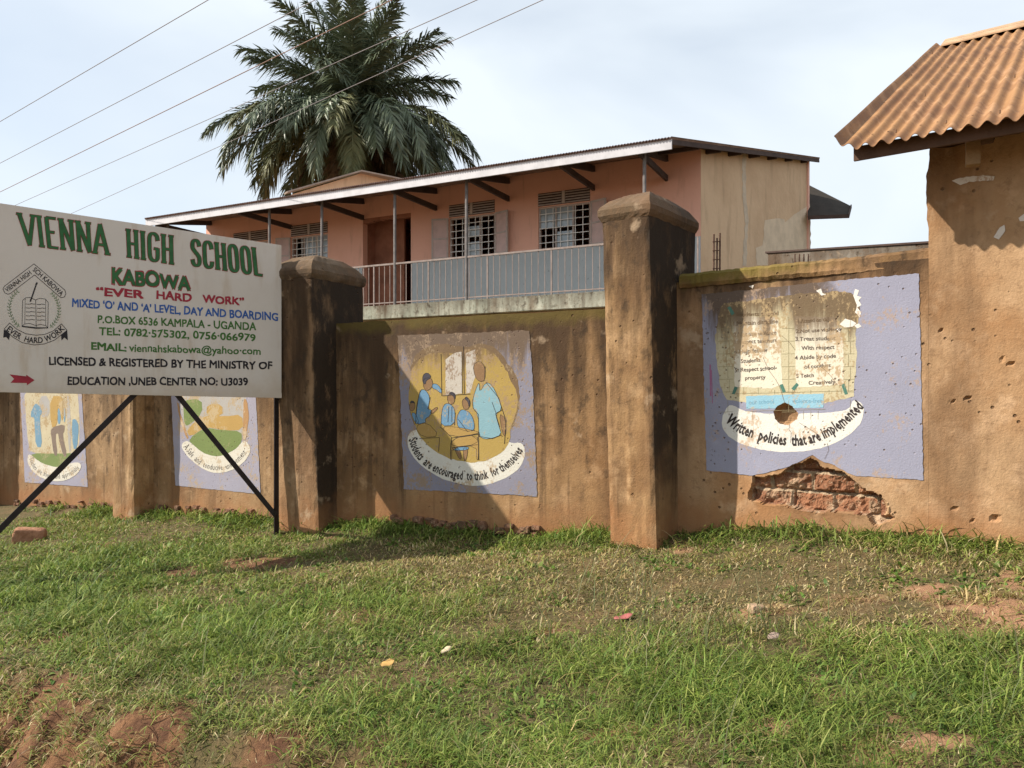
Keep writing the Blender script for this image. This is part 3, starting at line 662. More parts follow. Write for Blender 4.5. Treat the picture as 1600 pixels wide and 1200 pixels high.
# ---- policy mural
hp = hole_px
m_lil3 = paint('lilac_paint', (.275,.272,.345), .20, (.36,.25,.17), zt=.86, th=.50, stain=(.10,.065,.038), xcut=2.5)
mb = MB(); sheet(mb, PB, Z3([(58,140),(300,118),(800,65),(1255,25),(1268,600),(1280,1165),(905,1140),(860,1122),(790,1085),(720,1060),(668,1026),(600,1062),(520,1095),(440,1118),(340,1140),(85,1112),(70,600)]), MV, amp=.8, seed=11, holes=[hp])
mu = mbuild(mb, 'mural', m_lil3, wall, 'lilac mural of a written school policy list')
cream = paint('cream_paint', (.50,.44,.29), .5, (.36,.26,.14), zt=.74, th=.46, stain=(.12,.075,.04))
mb = MB(); sheet(mb, PB, Z3([(170,190),(148,280),(130,400),(146,550),(158,640),(210,750),(895,740),(905,600),(914,470),(905,350),(935,250),(925,120),(600,135),(400,165),(210,190)]), MV+.002, amp=1.2, seed=13, smooth=1, holes=[hp])
mbuild(mb, 'painted_bricks', cream, mu)
mb = MB(); sheet(mb, PB, Z3([(215,735),(165,820),(178,900),(255,960),(400,1003),(560,1015),(720,992),(850,935),(930,865),(957,790),(942,740),(890,715),(870,790),(560,800),(300,795)]), MV+.003, amp=.5, smooth=2, seed=14, holes=[hp])
m_ban = paint('banner_white_fresh', (.66,.63,.57), .3, (.46,.32,.2))
mbuild(mb, 'banner', m_ban, mu)
mb = MB(); sheet(mb, PB, Z3([(235,262),(480,268),(505,640),(440,660),(240,650)]), MV+.004, amp=.8); sheet(mb, PB, Z3([(572,262),(800,268),(838,400),(842,640),(578,655)]), MV+.004, amp=.8)
mbuild(mb, 'painted_paper', paint('paper_white', (.66,.60,.48), .5, (.40,.28,.16), zt=.68, th=.40, stain=(.14,.09,.05)), mu)
mb = MB(); sheet(mb, PB, Z3([(303,702),(732,688),(730,766),(305,772)]), MV+.0055, amp=.5, holes=[hp])
mbuild(mb, 'blue_strip', paint('strip_blue', (.25,.44,.54), .45, (.4,.34,.26)), mu)
mb = MB()
for p in ([(225,690),(240,648),(258,655),(240,692)],[(488,640),(505,635),(522,678),(505,684)],[(553,660),(582,628),(594,640),(568,672)],[(828,640),(845,632),(864,690),(848,694)],[(200,215),(215,205),(240,245),(225,258)]): sheet(mb, PB, Z3(p), MV+.0075)
mbuild(mb, 'green_tape', paint('tape_green', (.07,.17,.13), .2, (.4,.3,.2)), mu)
mb = MB()
for y0 in (330, 400, 470, 540, 610, 680, 790):
    line(mb, PB, Z3([(150,y0),(232,y0-2)]), .5, MV+.0065); line(mb, PB, Z3([(500,y0),(572,y0-2)]), .5, MV+.0065)
    line(mb, PB, Z3([(838,y0),(900,y0-2)]), .5, MV+.0065)
    line(mb, PB, Z3([(195+(y0 % 3)*8,y0),(195+(y0 % 3)*8,y0-68)]), .5, MV+.0065); line(mb, PB, Z3([(538,y0),(538,y0-66)]), .5, MV+.0065); line(mb, PB, Z3([(868+(y0 % 4)*5,y0),(868+(y0 % 4)*5,y0-66)]), .5, MV+.0065)
line(mb, PB, Z3([(215,690),(890,672)]), .5, MV+.0065)
for x0 in (290, 370, 460, 560, 660, 760, 830): line(mb, PB, Z3([(x0,690),(x0,655 if x0 % 20 else 668)]), .5, MV+.0065)
for x0 in (340, 620, 660, 700): line(mb, PB, Z3([(x0,785),(x0,830)]), .5, MV+.0065)
line(mb, PB, Z3([(300,785),(740,775)]), .5, MV+.0065)
mbuild(mb, 'drawn_joints', paint('joint_line', (.26,.22,.12), .3), mu)
mb = MB()
lines3 = [('Students should', (250,262),(480,255),26), ('1.Maintain discipline', (235,315),(478,300),30), ('2.Not use violence', (235,375),(470,362),30), ('3.Respect teachers', (235,415),(472,404),28), ('4.Help fellow', (238,468),(420,458),28),
          ('Students', (275,520),(382,512),28), ('5. Respect school', (242,570),(460,556),28), ('property', (298,612),(410,606),26),
          ('1.Attend on call', (590,300),(760,288),28), ('2.Not use violence', (578,355),(825,340),26), ('3.Treat student', (575,398),(795,392),28), ('With respect', (608,448),(790,442),28), ('4 Abide by code', (572,502),(798,490),28), ('of conduct', (625,550),(770,540),26),
          ('5 Teach', (580,602),(676,596),28), ('Creatively', (648,640),(795,632),28)]
for s, a0, a1, h in lines3:
    (x0, y0), (x1, y1) = Z3([a0, a1]); text_line(mb, PB, s, (x0, y0), (x1, y1), h/3.529*.8, MV+.0085, .012)
mbuild(mb, 'list_lettering', paint('faded_ink', (.10,.075,.06), .45, (.38,.27,.16), zt=.60, th=.2, stain=(.14,.09,.05)), mu)
mb = MB(); (x0, y0), (x1, y1) = Z3([(318,748),(455,742)]); text_line(mb, PB, 'our school', (x0, y0), (x1, y1), 7, MV+.0085, .0)
(x0, y0), (x1, y1) = Z3([(555,740),(722,738)]); text_line(mb, PB, 'violence-free', (x0, y0), (x1, y1), 7, MV+.0085, .0)
mbuild(mb, 'faded_lettering', paint('pale_ink', (.16,.33,.44), .3), mu)
mb = MB(); text_arc(mb, PB, 'Written  policies  that are implemented', Z3([(188,842),(255,897),(340,933),(430,958),(520,972),(610,972),(700,950),(790,905),(870,845),(950,765)]), 17, MV+.0085, .028)
mbuild(mb, 'lettering', m_ink, mu)
mb = MB()
for i, p in enumerate(([(905,110),(925,120),(915,150),(940,155),(925,175),(938,200),(915,215),(938,240),(930,268),(905,240),(915,200),(895,150)],[(820,305),(850,275),(885,285),(910,300),(890,320),(850,322)],[(900,310),(925,302),(940,318),(915,328)],[(690,120),(715,110),(725,135),(745,140),(720,150)],[(800,330),(830,325),(820,350)],[(320,95),(345,90),(340,110)])):
    sheet(mb, PB, Z3(p), MV+.004+.0003*i, amp=.5)
mbuild(mb, 'flaked_whitewash', paint('whitewash', (.68,.64,.58), .3, (.4,.28,.18)), mu)
m_crk = plain('crack_line', (.13,.085,.05), .95)
for pts in ([(395,490),(430,560),(468,610),(490,650),(518,738)],[(545,858),(540,885),(552,905),(546,960)],[(598,850),(660,890),(715,925)],[(690,500),(720,540),(770,590),(805,640)],[(500,370),(545,410),(575,450)],[(735,1050),(760,1000),(752,960)]):
    mb = MB(); line(mb, PB, [(x+random.uniform(-.6,.6), y+random.uniform(-.6,.6)) for x, y in Z3(pts)], .45, MV+.010); mbuild(mb, 'crack', m_crk, mu)
mb = MB(); line(mb, PB, Z3([(105,530),(108,700)]), 2.2, MV+.0025); line(mb, PB, Z3([(112,560),(118,740)]), 1.3, MV+.0028)
mbuild(mb, 'red_smear', paint('smear', (.32,.12,.22), .4, lil), mu)

# ---- leftmost mural (people in a compound) and second mural (garden)
def small_mural(Z, base, bands, ban, txt, arc, h, label, bold=.0):
    mb = MB(); sheet(mb, PA, Z(base), MV, amp=.4, seed=21)
    m_ = mbuild(mb, 'mural', m_lil1, wall, label)
    for i, (nm, m, polys) in enumerate(bands):
        mb = MB()
        for k, p in enumerate(polys): sheet(mb, PA, Z(p), MV+.002+.0012*i+.0002*k, amp=.3, smooth=1, seed=i)
        mbuild(mb, nm, m, m_)
    mb = MB(); sheet(mb, PA, Z(ban), MV+.002+.0012*len(bands), amp=.25, smooth=2); mbuild(mb, 'banner', m_ban1, m_)
    mb = MB(); text_arc(mb, PA, txt, Z(arc), h, MV+.005+.0012*len(bands), bold); mbuild(mb, 'lettering', m_ink1, m_)
m_lil1 = paint('lilac_paint_dusty', (.31,.295,.36), .35, (.38,.28,.18)); m_ban1 = paint('banner_dusty', (.62,.58,.50), .4, (.45,.34,.22)); m_ink1 = paint('ink_dusty', (.09,.075,.07), .3, (.4,.33,.25))
p_cream = paint('cream_dusty', (.50,.43,.29), .5, (.36,.25,.13)); p_green = paint('grass_paint', (.17,.22,.075), .3, (.30,.27,.14)); p_och = paint('ochre_dusty', (.42,.27,.09), .4, (.46,.36,.22))
p_blue = paint('blue_dusty', (.15,.27,.37), .3, (.40,.36,.30)); p_brn = paint('trouser_brown', (.20,.15,.12), .3, (.4,.3,.2)); p_gry = paint('grey_dusty', (.38,.36,.34), .5, (.40,.30,.18)); p_red = paint('brown_edge', (.38,.22,.10), .4, (.5,.4,.28))
small_mural(Z0, [(210,-250),(880,-300),(968,1065),(275,1015)],
    [('painted_ground', p_cream, [[(260,-100),(850,-140),(890,500),(840,720),(340,720),(300,500)]]), ('painted_grass', p_green, [[(335,690),(600,700),(830,690),(800,790),(640,860),(480,820),(380,760)]]),
     ('painted_wall', p_gry, [[(430,60),(545,60),(550,300),(440,290)],[(730,60),(770,60),(790,650),(760,700)]]),
     ('painted_trousers', p_brn, [[(560,410),(720,370),(715,440),(690,490),(745,720),(700,740),(650,520),(640,470),(610,490),(640,715),(595,720),(565,500)]]),
     ('painted_dress', p_blue, [[(370,180),(400,140),(445,180),(470,250),(440,280),(445,390),(470,630),(395,620),(385,400),(380,290),(345,300),(340,250)],[(640,190),(670,190),(670,370),(640,370)],[(790,330),(840,310),(875,400),(850,650),(805,640)],[(705,200),(725,200),(720,350),(708,350)]]),
     ('painted_shirt', p_och, [[(555,60),(700,60),(690,180),(700,330),(680,330),(660,200),(635,200),(635,390),(560,410)]])],
    [(325,690),(300,760),(330,860),(440,960),(580,1005),(720,1000),(850,930),(905,840),(880,790),(780,800),(640,855),(480,810),(400,760)],
    'Teachers  are  friendly and  approachable', [(322,750),(370,860),(460,930),(580,970),(700,965),(800,925),(880,860)], 7.5, 'narrow lilac mural of people in blue and brown clothes')
small_mural(Z1, [(40,-250),(970,-300),(1038,1145),(100,1050)],
    [('painted_sky', p_gry, [[(130,-60),(860,-90),(900,300),(860,540),(250,540),(170,300)]]),
     ('painted_lawn', p_green, [[(240,540),(420,410),(640,440),(830,450),(840,560),(760,660),(560,740),(400,690),(300,610)],[(180,110),(390,90),(400,250),(260,380),(200,390),(190,200)]]),
     ('painted_path', p_och, [[(220,430),(420,270),(640,290),(840,260),(850,440),(640,440),(430,400),(260,520)],[(450,150),(620,150),(620,290),(440,280)]]),
     ('painted_border', p_red, [[(850,90),(890,100),(915,280),(890,440),(880,540),(840,540),(850,300)],[(115,130),(140,140),(165,300),(250,520),(225,540),(150,330)]])],
    [(225,545),(160,600),(200,690),(330,820),(480,905),(600,915),(760,870),(880,770),(940,660),(890,560),(840,560),(760,660),(570,740),(400,690),(300,600)],
    'A Safe  and  conducive  environment', [(188,625),(260,720),(360,815),(470,868),(590,880),(700,860),(800,790),(890,690)], 9.5, 'narrow lilac mural of a green garden')

# ---------------------------------------------------------------- gatehouse
gate = thing('gatehouse', PB.p(3.2, -1.05, -1), 'reddish plastered gatehouse with a rusty corrugated roof at the right', 'gatehouse')
m_gw = plaster('gate_plaster', 2.4, light=(.385,.24,.13), mid=(.31,.165,.075), zbot=-1.15, stain_h=.5, stain=.3, off=9)
tg0 = PB.hit(1453, 500)[0]
def dmg2(U, Z):
    v = np.zeros(U.shape)
    for (x, y, r) in ((1566,562,.02),(1580,568,.022),(1488,629,.02),(1512,622,.02),(1555,810,.035),(1492,796,.02),(1520,812,.02),(1470,515,.02),(1548,280,.02)):
        a, b = PB.hit(x, y); v = v-.03*sstep(r, r*.4, np.hypot((U-a), (Z-b)*1.5))
    return v
gw = panel(PB, 1.986, 5.2, -1.8, 1.80, m_gw, 'front_wall', gate, step=.02, dmg=dmg2, seed=7, left_wob=.03, top_wob=.03)
gs = Plane(PB.p(2.02, 0, -TH), (.605, .796))
mb = MB(); mb.pbox(PB, 5.0, 5.2, -1.8, 1.78, -4.6, -TH-.002); mb.pbox(PB, 2.02, 4.99, -1.8, 1.2, -4.6, -4.4); mb.build('rear_wall', m_gw, gate)
m_fl = paint('gate_whitewash', (.62,.55,.48), .3, (.4,.25,.15))
for p in ([(1488,282),(1500,278),(1535,274),(1555,276),(1552,282),(1515,284),(1500,289)],[(1553,370),(1562,355),(1570,352),(1570,362),(1560,375)],[(1592,340),(1606,330),(1606,345),(1594,345)]): mb = MB(); sheet(mb, PB, p, MV, amp=.8); mbuild(mb, 'whitewash_flake', m_fl, gw)
# roof: corrugated sheets on a frame, ridge parallel to the wall
EV, EZ, RUN, RISE, UL, UR = .50, 1.79, 4.33, 2.30, PB.hit(1331, 240, .50)[0], 6.4
def roof_pt(u, q, side=1):      # q 0 eave .. 1 ridge
    v = EV-RUN*q if side > 0 else EV-2*RUN+RUN*q
    return u, EZ+RISE*q, v
m_nail = plain('nail_head', (.19,.11,.065), .7)
m_rust = corrugated_mat('rusty_sheet', (.30,.155,.062), (.19,.088,.036), .8)
def corr(mb, side, u0, u1, pitch=.104, amp=.0175, rows=10, thick=.003):
    n = int((u1-u0)/pitch*10)
    for lay in (0, 1):
        base = len(mb.v)
        for j in range(rows+1):
            q = -.02+1.02*j/rows
            for i in range(n+1):
                u = u0+(u1-u0)*i/n; uu, z, v = roof_pt(u, q, side); d = amp*math.cos(2*math.pi*(u-u0)/pitch)-lay*thick
                if j == 0: d += .0
                droop = .085*max(0, 1-(u-u0)/.14)**1.4*(1-.8*q)      # outer sheet edge bent down
                mb.v.append(tuple(PB.p(uu, z+(d)/math.cos(math.atan2(RISE, RUN))+droop+.003*math.sin(j*1.3+u*2), v)))
        for j in range(rows):
            for i in range(n):
                a = base+j*(n+1)+i; mb.f.append((a, a+1, a+n+2, a+n+1))
mb = MB(); corr(mb, 1, UL-.10, UR)
rf = mb.build('roof', m_rust, gate, smooth=True)
mb = MB(); corr(mb, -1, UL-.10, UR); mb.build('roof', m_rust, gate, smooth=True)
for q in (.03, .30, .58, .86):      # roofing nails with flat heads along the battens
    for k in range(16):
        u = UL-.10+.104*(k+.5+(.5 if k % 3 else 0)); uu, z, v = roof_pt(u, q); c = PB.p(uu, z+.017, v); mb = MB(); mb.tube([c-Vector((0,0,.02)), c+Vector((0,0,.003))], .006, 6); mb.build('roofing_nail', m_nail, rf)
mb = MB(); prof = []
for i in range(2):
    u = (UL-.0, UR)[i]; _, zr, vr = roof_pt(u, 1)
    prof.append([PB.p(u, zr-.15, vr+.36), PB.p(u, zr+.035, vr+.04), PB.p(u, zr+.05, vr), PB.p(u, zr+.035, vr-.04), PB.p(u, zr-.085, vr-.26), PB.p(u, zr-.10, vr-.26), PB.p(u, zr+.02, vr), PB.p(u, zr-.165, vr+.36)])
mb.v = [tuple(p) for r_ in prof for p in r_]; mb.f = [(k, (k+1) % 8, 8+(k+1) % 8, 8+k) for k in range(8)]+[tuple(range(8)), tuple(range(8, 16))]
mb.build('ridge_cap', corrugated_mat('rusty_ridge', (.40,.25,.14), (.30,.16,.08), .5), rf)
m_dk = plain('old_timber', (.10,.055,.035), .85, bump=.004); m_tim = plain('pale_timber', (.34,.22,.12), .85, bump=.004)
mb = MB(); mb.bar(PB.p(UL+.01, EZ-.066, EV-.02), PB.p(UR, EZ-.066, EV-.02), .025, .10); mb.build('fascia_board', m_dk, gate)
mb = MB(); mb.bar(PB.p(2.0, 1.83, -.10), PB.p(5.2, 1.83, -.10), .16, .06); mb.build('wall_plate', m_dk, gate)
for k, uu in enumerate((2.39, 3.5, 4.6)):
    mb = MB(); mb.bar(PB.p(uu, EZ-.07+.0, EV-.10), PB.p(uu, EZ-.07+RISE-.10, EV-RUN+.05), .07, .12); mb.build('rafter', m_dk, gate)
mb = MB(); u_, z_ = PB.hit(1520, 236, .22); mb.bar(PB.p(u_, z_-.10, .22), PB.p(u_, z_+.10, .22), .085, .085); mb.build('timber_block', m_tim, gate)
for uu in (UL+.12,):
    mb = MB(); mb.bar(PB.p(uu, EZ-.06, EV-.06), PB.p(uu, EZ-.06+RISE-.06, EV-RUN+.03), .05, .08); mb.build('rafter', m_dk, gate)

# ---------------------------------------------------------------- signboard
DR = 8.52; DL = DR*240/301
TR_, BR_, TL_, BL_ = at(440,383,DR), at(440,622,DR), at(-42,311,DL), at(-42,612,DL)
PS = Plane((BL_.x, BL_.y), (BR_.x-BL_.x, BR_.y-BL_.y)); SW = (BR_-BL_).xy.length
sign = thing('signboard', PS.p(SW/2, -1.6, 0), 'large pale school signboard painted with green, red and blue lettering on dark steel legs', 'signboard')
t = NT('sign_paint', .55).base((.62,.56,.50)); t.mix(t.ramp(t.noise(1.2, 6), .4, .7, 0, .6), (.54,.47,.40)); t.mix(t.ramp(t.noise(2.4, 7, (3,3,.5)), .52, .72, 0, .6), (.47,.37,.27))
hz = t.math('ADD', t.math('DIVIDE', t.math('SUBTRACT', t.z(), -.05), .35), t.math('MULTIPLY', t.math('SUBTRACT', t.noise(3, 5), .5), 2)); t.mix(t.ramp(hz, 0, 1, .45, 0), (.42,.31,.20))
t.bump(t.noise(1.5, 3), .02, .4); m_sign = t.done()
PS_ = PS
def sq(a, b): # a 0..1 along, b 0..1 up
    bot = BL_.lerp(BR_, a); top = TL_.lerp(TR_, a); return bot.lerp(top, b)
mb = MB(); bk = PS.n*-.035
mb.hexa([sq(0,0), sq(1,0), sq(1,0)+bk, sq(0,0)+bk], [sq(0,1), sq(1,1), sq(1,1)+bk, sq(0,1)+bk])
board = mb.build('board', m_sign, sign, bevel=.004)
mb = MB(); lip = PS.n*.006
mb.hexa([sq(0,0)+lip, sq(1,0)+lip, sq(1,0)+PS.n*.001, sq(0,0)+PS.n*.001], [sq(0,.036)+lip, sq(1,.036)+lip, sq(1,.036)+PS.n*.001, sq(0,.036)+PS.n*.001]); mb.build('bottom_rim', m_sign, board, bevel=.002)
m_steel = plain('dark_steel', (.035,.026,.026), .5, .4, 9, .003, .3)
def leg(a, vo=-.06):
    p = sq(a, 0); tpt = sq(a, 1); g_ = float(ground(p.x, p.y))
    mb = MB(); o_ = PS.n*vo
    mb.bar(Vector((p.x,p.y,g_-.25))+o_, Vector((p.x,p.y,tpt.z-.05))+o_, .055, .012); mb.bar(Vector((p.x,p.y,g_-.25))+o_+PS.d*.022-PS.n*.0335, Vector((p.x,p.y,tpt.z-.05))+o_+PS.d*.022-PS.n*.0335, .012, .055)
    return mb.build('leg', m_steel, sign)
leg(.985); leg(.012)
def brace(pa, pb, vo):
    mb = MB(); a = PS.p(*PS.hit(*pa), vo); b = PS.p(*PS.hit(*pb), vo); d = (b-a).normalized(); s_ = PS.n.cross(d)
    mb.bar(a, b, .052, .008, up=PS.n); mb.bar(a+s_*.024-PS.n*.021, b+s_*.024-PS.n*.021, .008, .034, up=PS.n); mb.build('brace', m_steel, sign)
brace((222,606), (-40,869), -.05); brace((270,606), (433,806), -.05)
m_gr = plain('letter_green', (.035,.135,.045), .6, .3, 12); m_rd = plain('letter_red', (.34,.028,.045), .6, .25, 12); m_bl = plain('letter_blue', (.035,.11,.36), .6, .25, 12); m_ol = plain('letter_olive', (.055,.15,.03), .6, .25, 12)
# hand-cut slab letters for the heading
SL = {'V':(1,[((.06,1),(.5,0)),((.94,1),(.5,0))],[(.06,1),(.94,1)]), 'I':(.42,[((.5,0),(.5,1))],[(.5,1),(.5,0)]),
 'E':(.82,[((.22,0),(.22,1)),((.22,1),(.92,1)),((.22,.52),(.72,.52)),((.22,0),(.92,0))],[]), 'N':(1,[((.17,0),(.17,1)),((.17,1),(.83,0)),((.83,0),(.83,1))],[(.17,0),(.17,1),(.83,1)]),
 'A':(1,[((.08,0),(.5,1)),((.92,0),(.5,1)),((.25,.3),(.75,.3))],[(.08,0),(.92,0)]), 'H':(.95,[((.2,0),(.2,1)),((.8,0),(.8,1)),((.2,.5),(.8,.5))],[(.2,0),(.2,1),(.8,0),(.8,1)]),
 'L':(.72,[((.25,0),(.25,1)),((.25,0),(.92,0))],[(.25,1)]),
 'G':(.95,[((.84,.76),(.80,.92)),((.80,.92),(.62,1)),((.62,1),(.4,1)),((.4,1),(.24,.92)),((.24,.92),(.18,.78)),((.18,.78),(.18,.22)),((.18,.22),(.24,.08)),((.24,.08),(.4,0)),((.4,0),(.62,0)),((.62,0),(.80,.08)),((.80,.08),(.82,.22)),((.82,.22),(.82,.45)),((.82,.45),(.56,.45))],[]),
 'S':(.88,[((.82,.78),(.78,.92)),((.78,.92),(.62,1)),((.62,1),(.38,1)),((.38,1),(.22,.92)),((.22,.92),(.18,.78)),((.18,.78),(.22,.64)),((.22,.64),(.78,.38)),((.78,.38),(.82,.22)),((.82,.22),(.78,.08)),((.78,.08),(.62,0)),((.62,0),(.38,0)),((.38,0),(.22,.08)),((.22,.08),(.18,.22))],[]),
 'C':(.88,[((.84,.74),(.80,.92)),((.80,.92),(.62,1)),((.62,1),(.4,1)),((.4,1),(.24,.92)),((.24,.92),(.18,.78)),((.18,.78),(.18,.22)),((.18,.22),(.24,.08)),((.24,.08),(.4,0)),((.4,0),(.62,0)),((.62,0),(.80,.08)),((.80,.08),(.84,.24))],[]),
 'O':(.9,[((.18,.78),(.24,.92)),((.24,.92),(.4,1)),((.4,1),(.6,1)),((.6,1),(.76,.92)),((.76,.92),(.82,.78)),((.82,.78),(.82,.22)),((.82,.22),(.76,.08)),((.76,.08),(.6,0)),((.6,0),(.4,0)),((.4,0),(.24,.08)),((.24,.08),(.18,.22)),((.18,.22),(.18,.78))],[])}
def slab(mb, word, bl, br, tl, tr, v, wst, ser, grow=0.):
    tot = sum(SL[c][0] for c in word)+.10*(len(word)-1); x = 0; cnt = [0]
    bl, br, tl, tr = [Vector(q) for q in (bl, br, tl, tr)]; Hh = ((tl-bl).length+(tr-br).length)/2; Wd = (br-bl).length/tot
    def pt(a, b):
        b = .055+b*.89; q = a/tot; return bl.lerp(br, q).lerp(tl.lerp(tr, q), b)
    def stroke(a, b, w):
        d = (b-a); L_ = d.length
        if L_ < 1e-6: return
        d = d/L_; n = Vector((-d.y, d.x))*(w/2+grow); e = d*(w*.12+grow); cnt[0] += 1; vv = v+.00008*cnt[0] % .004
        mb.add([PS.p(*PS.hit(*c), v+.00004*cnt[0]) for c in (a-e-n, b+e-n, b+e+n, a-e+n)], [(0,1,2,3)])
    def ribbon(path, closed):
        P_ = path; n = len(P_); q = []; cnt[0] += 1
        for i in range(n):
            a = P_[(i-1) % n] if closed or i else P_[0]; b = P_[(i+1) % n] if closed or i < n-1 else P_[-1]; t_ = (b-a).normalized(); nn_ = Vector((-t_.y, t_.x)); w = (wst*(.62+.38*abs(t_.y)))/2+grow
            e = t_*grow*(-1 if i == 0 else 1) if not closed and i in (0, n-1) else Vector((0, 0)); q += [P_[i]+e-nn_*w, P_[i]+e+nn_*w]
        m_ = n if closed else n-1
        mb.add([PS.p(*PS.hit(*c), v+.00004*cnt[0]) for c in q], [(2*i, 2*((i+1) % n), 2*((i+1) % n)+1, 2*i+1) for i in range(m_)])
    for c in word:
        w, st_, sf = SL[c]
        if c in 'GSCO':
            pth = [Vector(st_[0][0])]+[Vector(q[1]) for q in st_[:len(st_)-(2 if c == 'G' else 0)]]; cl = c == 'O'
            if cl: pth = pth[:-1]
            for _ in range(2):
                o_ = [] if cl else [pth[0]]
                for i in range(len(pth)-(0 if cl else 1)): a = pth[i]; b = pth[(i+1) % len(pth)]; o_ += [a.lerp(b, .25), a.lerp(b, .75)]
                if not cl: o_.append(pth[-1])
                pth = o_
            ribbon([pt(x+q.x*w, q.y) for q in pth], cl); st_ = st_[-2:] if c == 'G' else []
        for (p0, p1) in st_:
            a = pt(x+p0[0]*w, p0[1]); b = pt(x+p1[0]*w, p1[1]); hv = abs((b-a).y) > abs((b-a).x)*.8
            stroke(a, b, wst if hv else wst*.62)
        for (sx, sy) in sf:
            a = pt(x+(sx*w)-.17, sy); b = pt(x+(sx*w)+.17, sy); stroke(a, b, ser)
        x += w+.10
heads = [('VIENNA',(35,384),(170,400),(28,331),(168,350)), ('HIGH',(198,403),(272,415),(196,356),(271,367)), ('SCHOOL',(298,416),(411,433),(297,372),(406,387))]
for wd, bl, br, tl, tr in heads:
    mo = MB(); mi = MB(); slab(mo, wd, bl, br, tl, tr, .0012, 6.0, 3.0, .7); slab(mi, wd, bl, br, tl, tr, .0045, 6.0, 3.0, 0)
    mbuild(mo, 'heading_outline', m_rd, board); mbuild(mi, 'heading_lettering', m_gr, board)
def sl(s, x0, y0, x1, y1, h, m, bold=.03, nm='lettering', shear=0.):
    mb = MB(); text_line(mb, PS, s, (x0, y0), (x1, y1), h, .0035, bold, shear); return mbuild(mb, nm, m, board)
mb = MB(); text_line(mb, PS, 'KABOWA', (175.5,442.5), (297.5,453.5), (24.5,20.5), .0006, .058); mbuild(mb, 'lettering_outline', m_rd, board)
sl('KABOWA', 176, 442, 297, 453, (23.5, 19.5), m_gr, .035)
sl('\u201cEVER', 151, 461, 224, 466, (12.5, 12), m_rd, .034); sl('HARD', 245, 466.5, 299, 471.5, (12.2, 12), m_rd, .034); sl('WORK\u201d', 317, 472.5, 381, 477, (12, 11.5), m_rd, .034)
sl('MIXED \u2018O\u2019 AND \u2018A\u2019 LEVEL, DAY AND BOARDING', 113, 479, 434, 501, (12.5, 12), m_bl, .026)
sl('P.O.BOX 6536 KAMPALA - UGANDA', 153, 504, 400, 516, (11.5, 12), m_ol, .022)
sl('TEL: 0782\u00b7575302, 0756\u00b7066979', 155, 523, 399, 533, (12, 11), m_ol, .022)
sl('EMAIL:', 143, 546, 197, 549, (11.5, 11), m_ol, .032)
sl('viennahskabowa@yahoo\u00b7com', 202, 549, 407, 554, (11.5, 11), m_ol, .018)
sl('LICENSED & REGISTERED BY THE MINISTRY OF', 77, 570, 425, 577, (12.5, 11.5), m_black, .028)
sl('EDUCATION ,UNEB CENTER NO: U3039', 106, 601, 387, 602, (12.5, 11), m_black, .028)
mb = MB(); sheet(mb, PS, [(15,585),(41,588),(41,585.5),(54,594),(42,602),(42,598.5),(16.5,598),(22,592)], .0035); mbuild(mb, 'arrow', m_rd, board)
# crest
def ZE(z): return zz(z, 0, 400, 7.5)
mb = MB(); V_ = .003
line(mb, PS, ZE([(35,385),(50,355),(398,92),(760,400),(772,440),(755,480),(720,490),(690,470),(405,222),(120,440),(90,448),(55,430),(35,385)]), .9, V_)
line(mb, PS, ZE([(258,820),(265,520),(300,490),(350,485),(415,515),(470,495),(530,505),(565,545),(560,840),(425,838),(258,820)]), .8, V_)
line(mb, PS, ZE([(418,515),(424,838)]), .8, V_); line(mb, PS, ZE([(290,800),(295,500)]), .6, V_); line(mb, PS, ZE([(535,515),(535,820)]), .6, V_); line(mb, PS, ZE([(258,822),(290,795),(350,790),(420,815),(470,800),(535,815),(560,838)]), .8, V_)
line(mb, PS, ZE([(258,826),(425,848),(562,842)]), 1.4, V_)
for k in range(5):
    y0 = 562+k*46; line(mb, PS, ZE([(305,y0),(345,y0+3),(365,y0-3),(408,y0+2)]), .9, V_); line(mb, PS, ZE([(434,y0+4),(470,y0+6),(490,y0+1),(524,y0+6)]), .9, V_)
line(mb, PS, ZE([(355,530),(378,470),(428,322)]), 2.2, V_+.0006); line(mb, PS, ZE([(424,332),(432,315)]), 2.6, V_+.0012)
top = [(112,785),(200,860),(300,910),(420,928),(520,920),(620,880),(720,795)]; bot = [(50,855),(150,950),(260,1015),(400,1042),(520,1030),(640,985),(785,870)]
line(mb, PS, ZE(top+bot[::-1]+[top[0]]), .9, V_)
sheet(mb, PS, ZE([(45,862),(120,912),(105,985),(75,950),(38,955)]), V_); sheet(mb, PS, ZE([(715,920),(788,872),(795,988),(755,955),(720,990)]), V_)
mbuild(mb, 'crest_drawing', m_black, board)
mb = MB(); text_arc(mb, PS, 'VIENNA HIGH', ZE([(85,425),(230,318),(372,212)]), 7.5, V_+.001, .012); mbuild(mb, 'crest_lettering', m_black, board); mb = MB(); text_arc(mb, PS, 'SCH KABOWA', ZE([(380,170),(560,330),(712,470)]), 7.5, V_+.001, .012); mbuild(mb, 'crest_lettering', m_black, board)
mb = MB(); text_arc(mb, PS, 'EVER  HARD WORK', ZE([(75,870),(180,950),(300,1005),(400,1020),(520,1010),(640,960),(760,860)]), 9, V_+.001, .015)
mbuild(mb, 'crest_lettering', m_black, board)
mb = MB()
def sprig(pts, sgn):
    line(mb, PS, ZE(pts), .6, V_)
    for i in range(14):
        c, tt = arc_pt(pts, (i+.5)/14); n_ = Vector((-tt.y, tt.x))
        for sd in (-1, 1):
            e = c-tt*sgn*22+n_*sd*26; mid = (c+e)/2+n_*sd*4
            pl = [c, mid+tt*6, e, mid-tt*6]; mb.add([PS.p(*PS.hit(*ZE([(q.x, q.y)])[0]), VS(V_)+.0004+.00002*i+.0001*(sd > 0)) for q in pl], [(0,1,2,3)])
